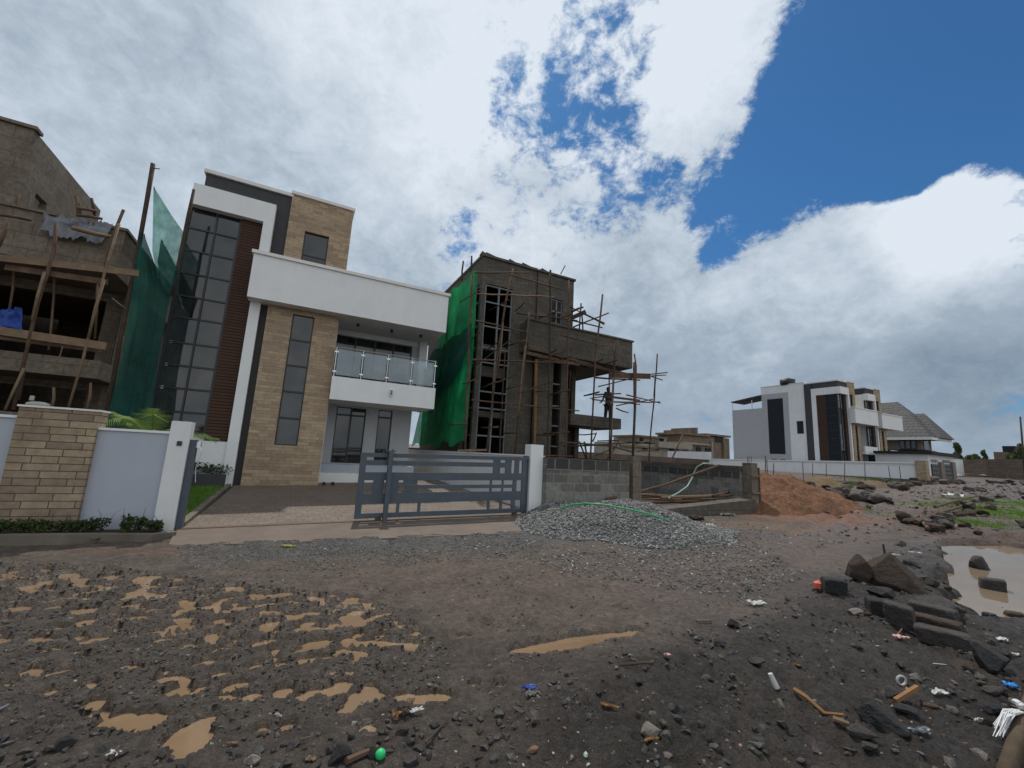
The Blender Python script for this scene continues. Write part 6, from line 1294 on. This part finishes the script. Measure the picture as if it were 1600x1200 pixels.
# brown wall across the end of the road
a, b = at_u(1488, 718, 82), at_v(1640, 716, 18); a2 = np.array(a)
w = thing('end_wall', 'long brown block wall across the end of the road', 'wall', 82, 24, zg(82, 24))
pa = [at_u(1486, 719, 84), at_u(1500, 718, 82), at_u(1540, 717.5, 80), at_u(1620, 717, 78), at_u(1760, 716, 76)]
for p, q in zip(pa, pa[1:]):
    zb = min(zg(p[0], p[1]), zg(q[0], q[1])) - 1.5; d = (q[0] - p[0], q[1] - p[1]); L = math.hypot(*d); n_ = (d[1] / L * .25, -d[0] / L * .25)
    m = MB().hexa([(p[0], p[1], zb), (q[0], q[1], zb), (q[0] - n_[0], q[1] - n_[1], zb), (p[0] - n_[0], p[1] - n_[1], zb)], [(p[0], p[1], p[2]), (q[0], q[1], q[2]), (q[0] - n_[0], q[1] - n_[1], q[2]), (p[0] - n_[0], p[1] - n_[1], p[2])]); m.build('wall_section', M['brown_wall'], w)
# far houses
def far_house(label, pxs, U_, parts):
    t = None
    for nm, x0, y0, x1, y1, dv, mt in parts:
        a, b = at_v(x0, y0, U_ - dv), at_v(x1, y1, U_ - dv)
        if t is None: t = thing('far_house', label, 'house', a[0], U_, zg(a[0], U_) - .5)
        zt = a[2]; zb = at_v(x0, y1, U_ - dv)[2]
        dp = .12 if nm in ('window', 'beam') else 6
        if nm in ('window', 'beam'): B(a[0], b[0], U_ - dv - .1, U_ - dv, zb, zt).build(nm, M[mt], t)
        else: B(a[0], b[0], U_ - dv, U_ - dv + dp, zb, zt).build(nm, M[mt], t)
    return t
far_house('distant pale flat roofed house seen through the scaffold poles', None, 52, [('wall', 966, 690, 1080, 735, 0, 'far_pale'), ('penthouse', 997, 681, 1041, 690, -.5, 'far_pale'), ('roof_slab', 994, 679, 1043, 681.5, .3, 'far_brown'), ('balcony_wall', 1030, 690, 1082, 699, .8, 'far_pale'), ('parapet', 970, 694, 1030, 697, .4, 'far_brown'), ('window', 1005, 698, 1011, 704, .15, 'far_dark'), ('window', 1025, 698, 1029, 704, .15, 'far_dark'), ('window', 1047, 698, 1052, 708, .15, 'far_dark'), ('window', 1059, 700, 1066, 708, .15, 'glass'), ('window', 1072, 705, 1078, 720, .15, 'far_dark'), ('beam', 1000, 684, 1005, 689, -.35, 'far_dark'), ('beam', 1032, 684, 1037, 689, -.35, 'far_dark')])
far_house('distant brown unfinished block of rough walls left of the far white house', None, 55, [('wall', 1066, 678, 1141, 735, 0, 'far_brown'), ('roof_slab', 1063, 675, 1110, 678, .5, 'far_brown'), ('roof_slab', 1104, 677, 1142, 680, .4, 'far_brown'), ('column', 1088, 668, 1090.5, 680, .2, 'far_brown'), ('column', 1076, 671, 1078.5, 677, .2, 'far_brown'), ('slab_band', 1066, 690, 1110, 693, .4, 'far_pale'), ('window', 1088, 698, 1095, 712, .1, 'far_dark'), ('window', 1102, 700, 1114, 712, .1, 'far_dark'), ('window', 1118, 683, 1130, 690, .1, 'far_dark'), ('window', 1072, 698, 1080, 706, .1, 'far_dark'), ('column', 1112, 690, 1115, 722, .4, 'far_pale'), ('column', 1130, 680, 1133, 722, .4, 'far_brown')])
w = thing('block_wall', 'long low brown wall behind the building site, before the distant houses', 'wall', 40, 38, zg(40, 38)); a, b = at_v(900, 718, 36), at_v(1118, 719, 36); B(a[0], b[0], 36, 36.3, -1.5, b[2]).build('wall', M['brown_wall'], w)
w = thing('rooftop_block', 'distant dark block peeping above the end wall', 'house', 100, 24, 2); a, b = at_u(1552, 706, 110), at_u(1576, 712, 110); B(a[0], a[0] + 8, min(a[1], b[1]), max(a[1], b[1]), 0, a[2]).build('wall', M['far_brown'], w); c = at_u(1560, 704, 110); B(c[0] - .01, c[0] + 4, c[1] - 2.0, c[1] - .5, a[2] + .001, c[2] + .8).build('tank', M['far_dark'], w)
def tree(label, px, py, top, wpx, U_, seed, n=3400):
    rs = np.random.RandomState(seed); a = at_u(px, py, U_); tp = at_u(px, top, U_)[2]; z0 = zg(U_, a[1]); wd = abs(at_u(px + wpx / 2, py, U_)[1] - at_u(px - wpx / 2, py, U_)[1]) * .45
    t = thing('far_tree', label, 'tree', U_, a[1], z0); h = tp - z0; wd *= 1.15
    cs = [(rs.uniform(-.6, .6) * wd, rs.uniform(-.7, .7) * wd, h * rs.uniform(.42, .92)) for _ in range(12)]; cs = [(c[0] * (1.25 - c[2] / h * .7), c[1] * (1.25 - c[2] / h * .7), c[2]) for c in cs]
    V, Fc = leaves_mesh(rs, cs, [(wd * .36, wd * .36, h * .12)] * 12, n, .17); o = np_obj('crown', V, Fc, M['tree_leaf']); o.parent = t
    m = MB().tube([(U_, a[1], z0 - .5), (U_ + .1, a[1] + .1, z0 + h * .4), (U_, a[1], z0 + h * .7)], .22, .06, 7)
    for c in cs[:6]: m.tube([(U_, a[1], z0 + h * .35), (U_ + c[0] * .8, a[1] + c[1] * .8, z0 + c[2])], .07, .02, 5)
    m.build('trunk', M['bark'], t)
tree('bushy dark tree just right of the tiled house, behind the end wall', 1496, 712, 692, 24, 92, 1)
tree('low spreading tree behind the end wall, right of the bushy tree', 1518, 714, 704, 30, 96, 2)
tree('small pointed tree behind the middle of the end wall', 1538, 714, 703, 12, 100, 3, 1500)
tree('feathery tree behind the end wall at the right edge of the picture', 1592, 714, 692, 30, 90, 5)
tree('low tree behind the end wall beside the dark distant block', 1578, 714, 706, 22, 104, 6, 1500)
a = at_u(1600, 740, 60); b = at_u(1594, 651, 60); m = MB().tube([(60, a[1], zg(60, a[1]) - .5), (60.0, b[1], b[2])], .09, .06, 8); tag(m.build('utility_pole', M['wood_dark'], None, (60, a[1], zg(60, a[1])), True), 'leaning dark utility pole at the right edge of the picture', 'pole')
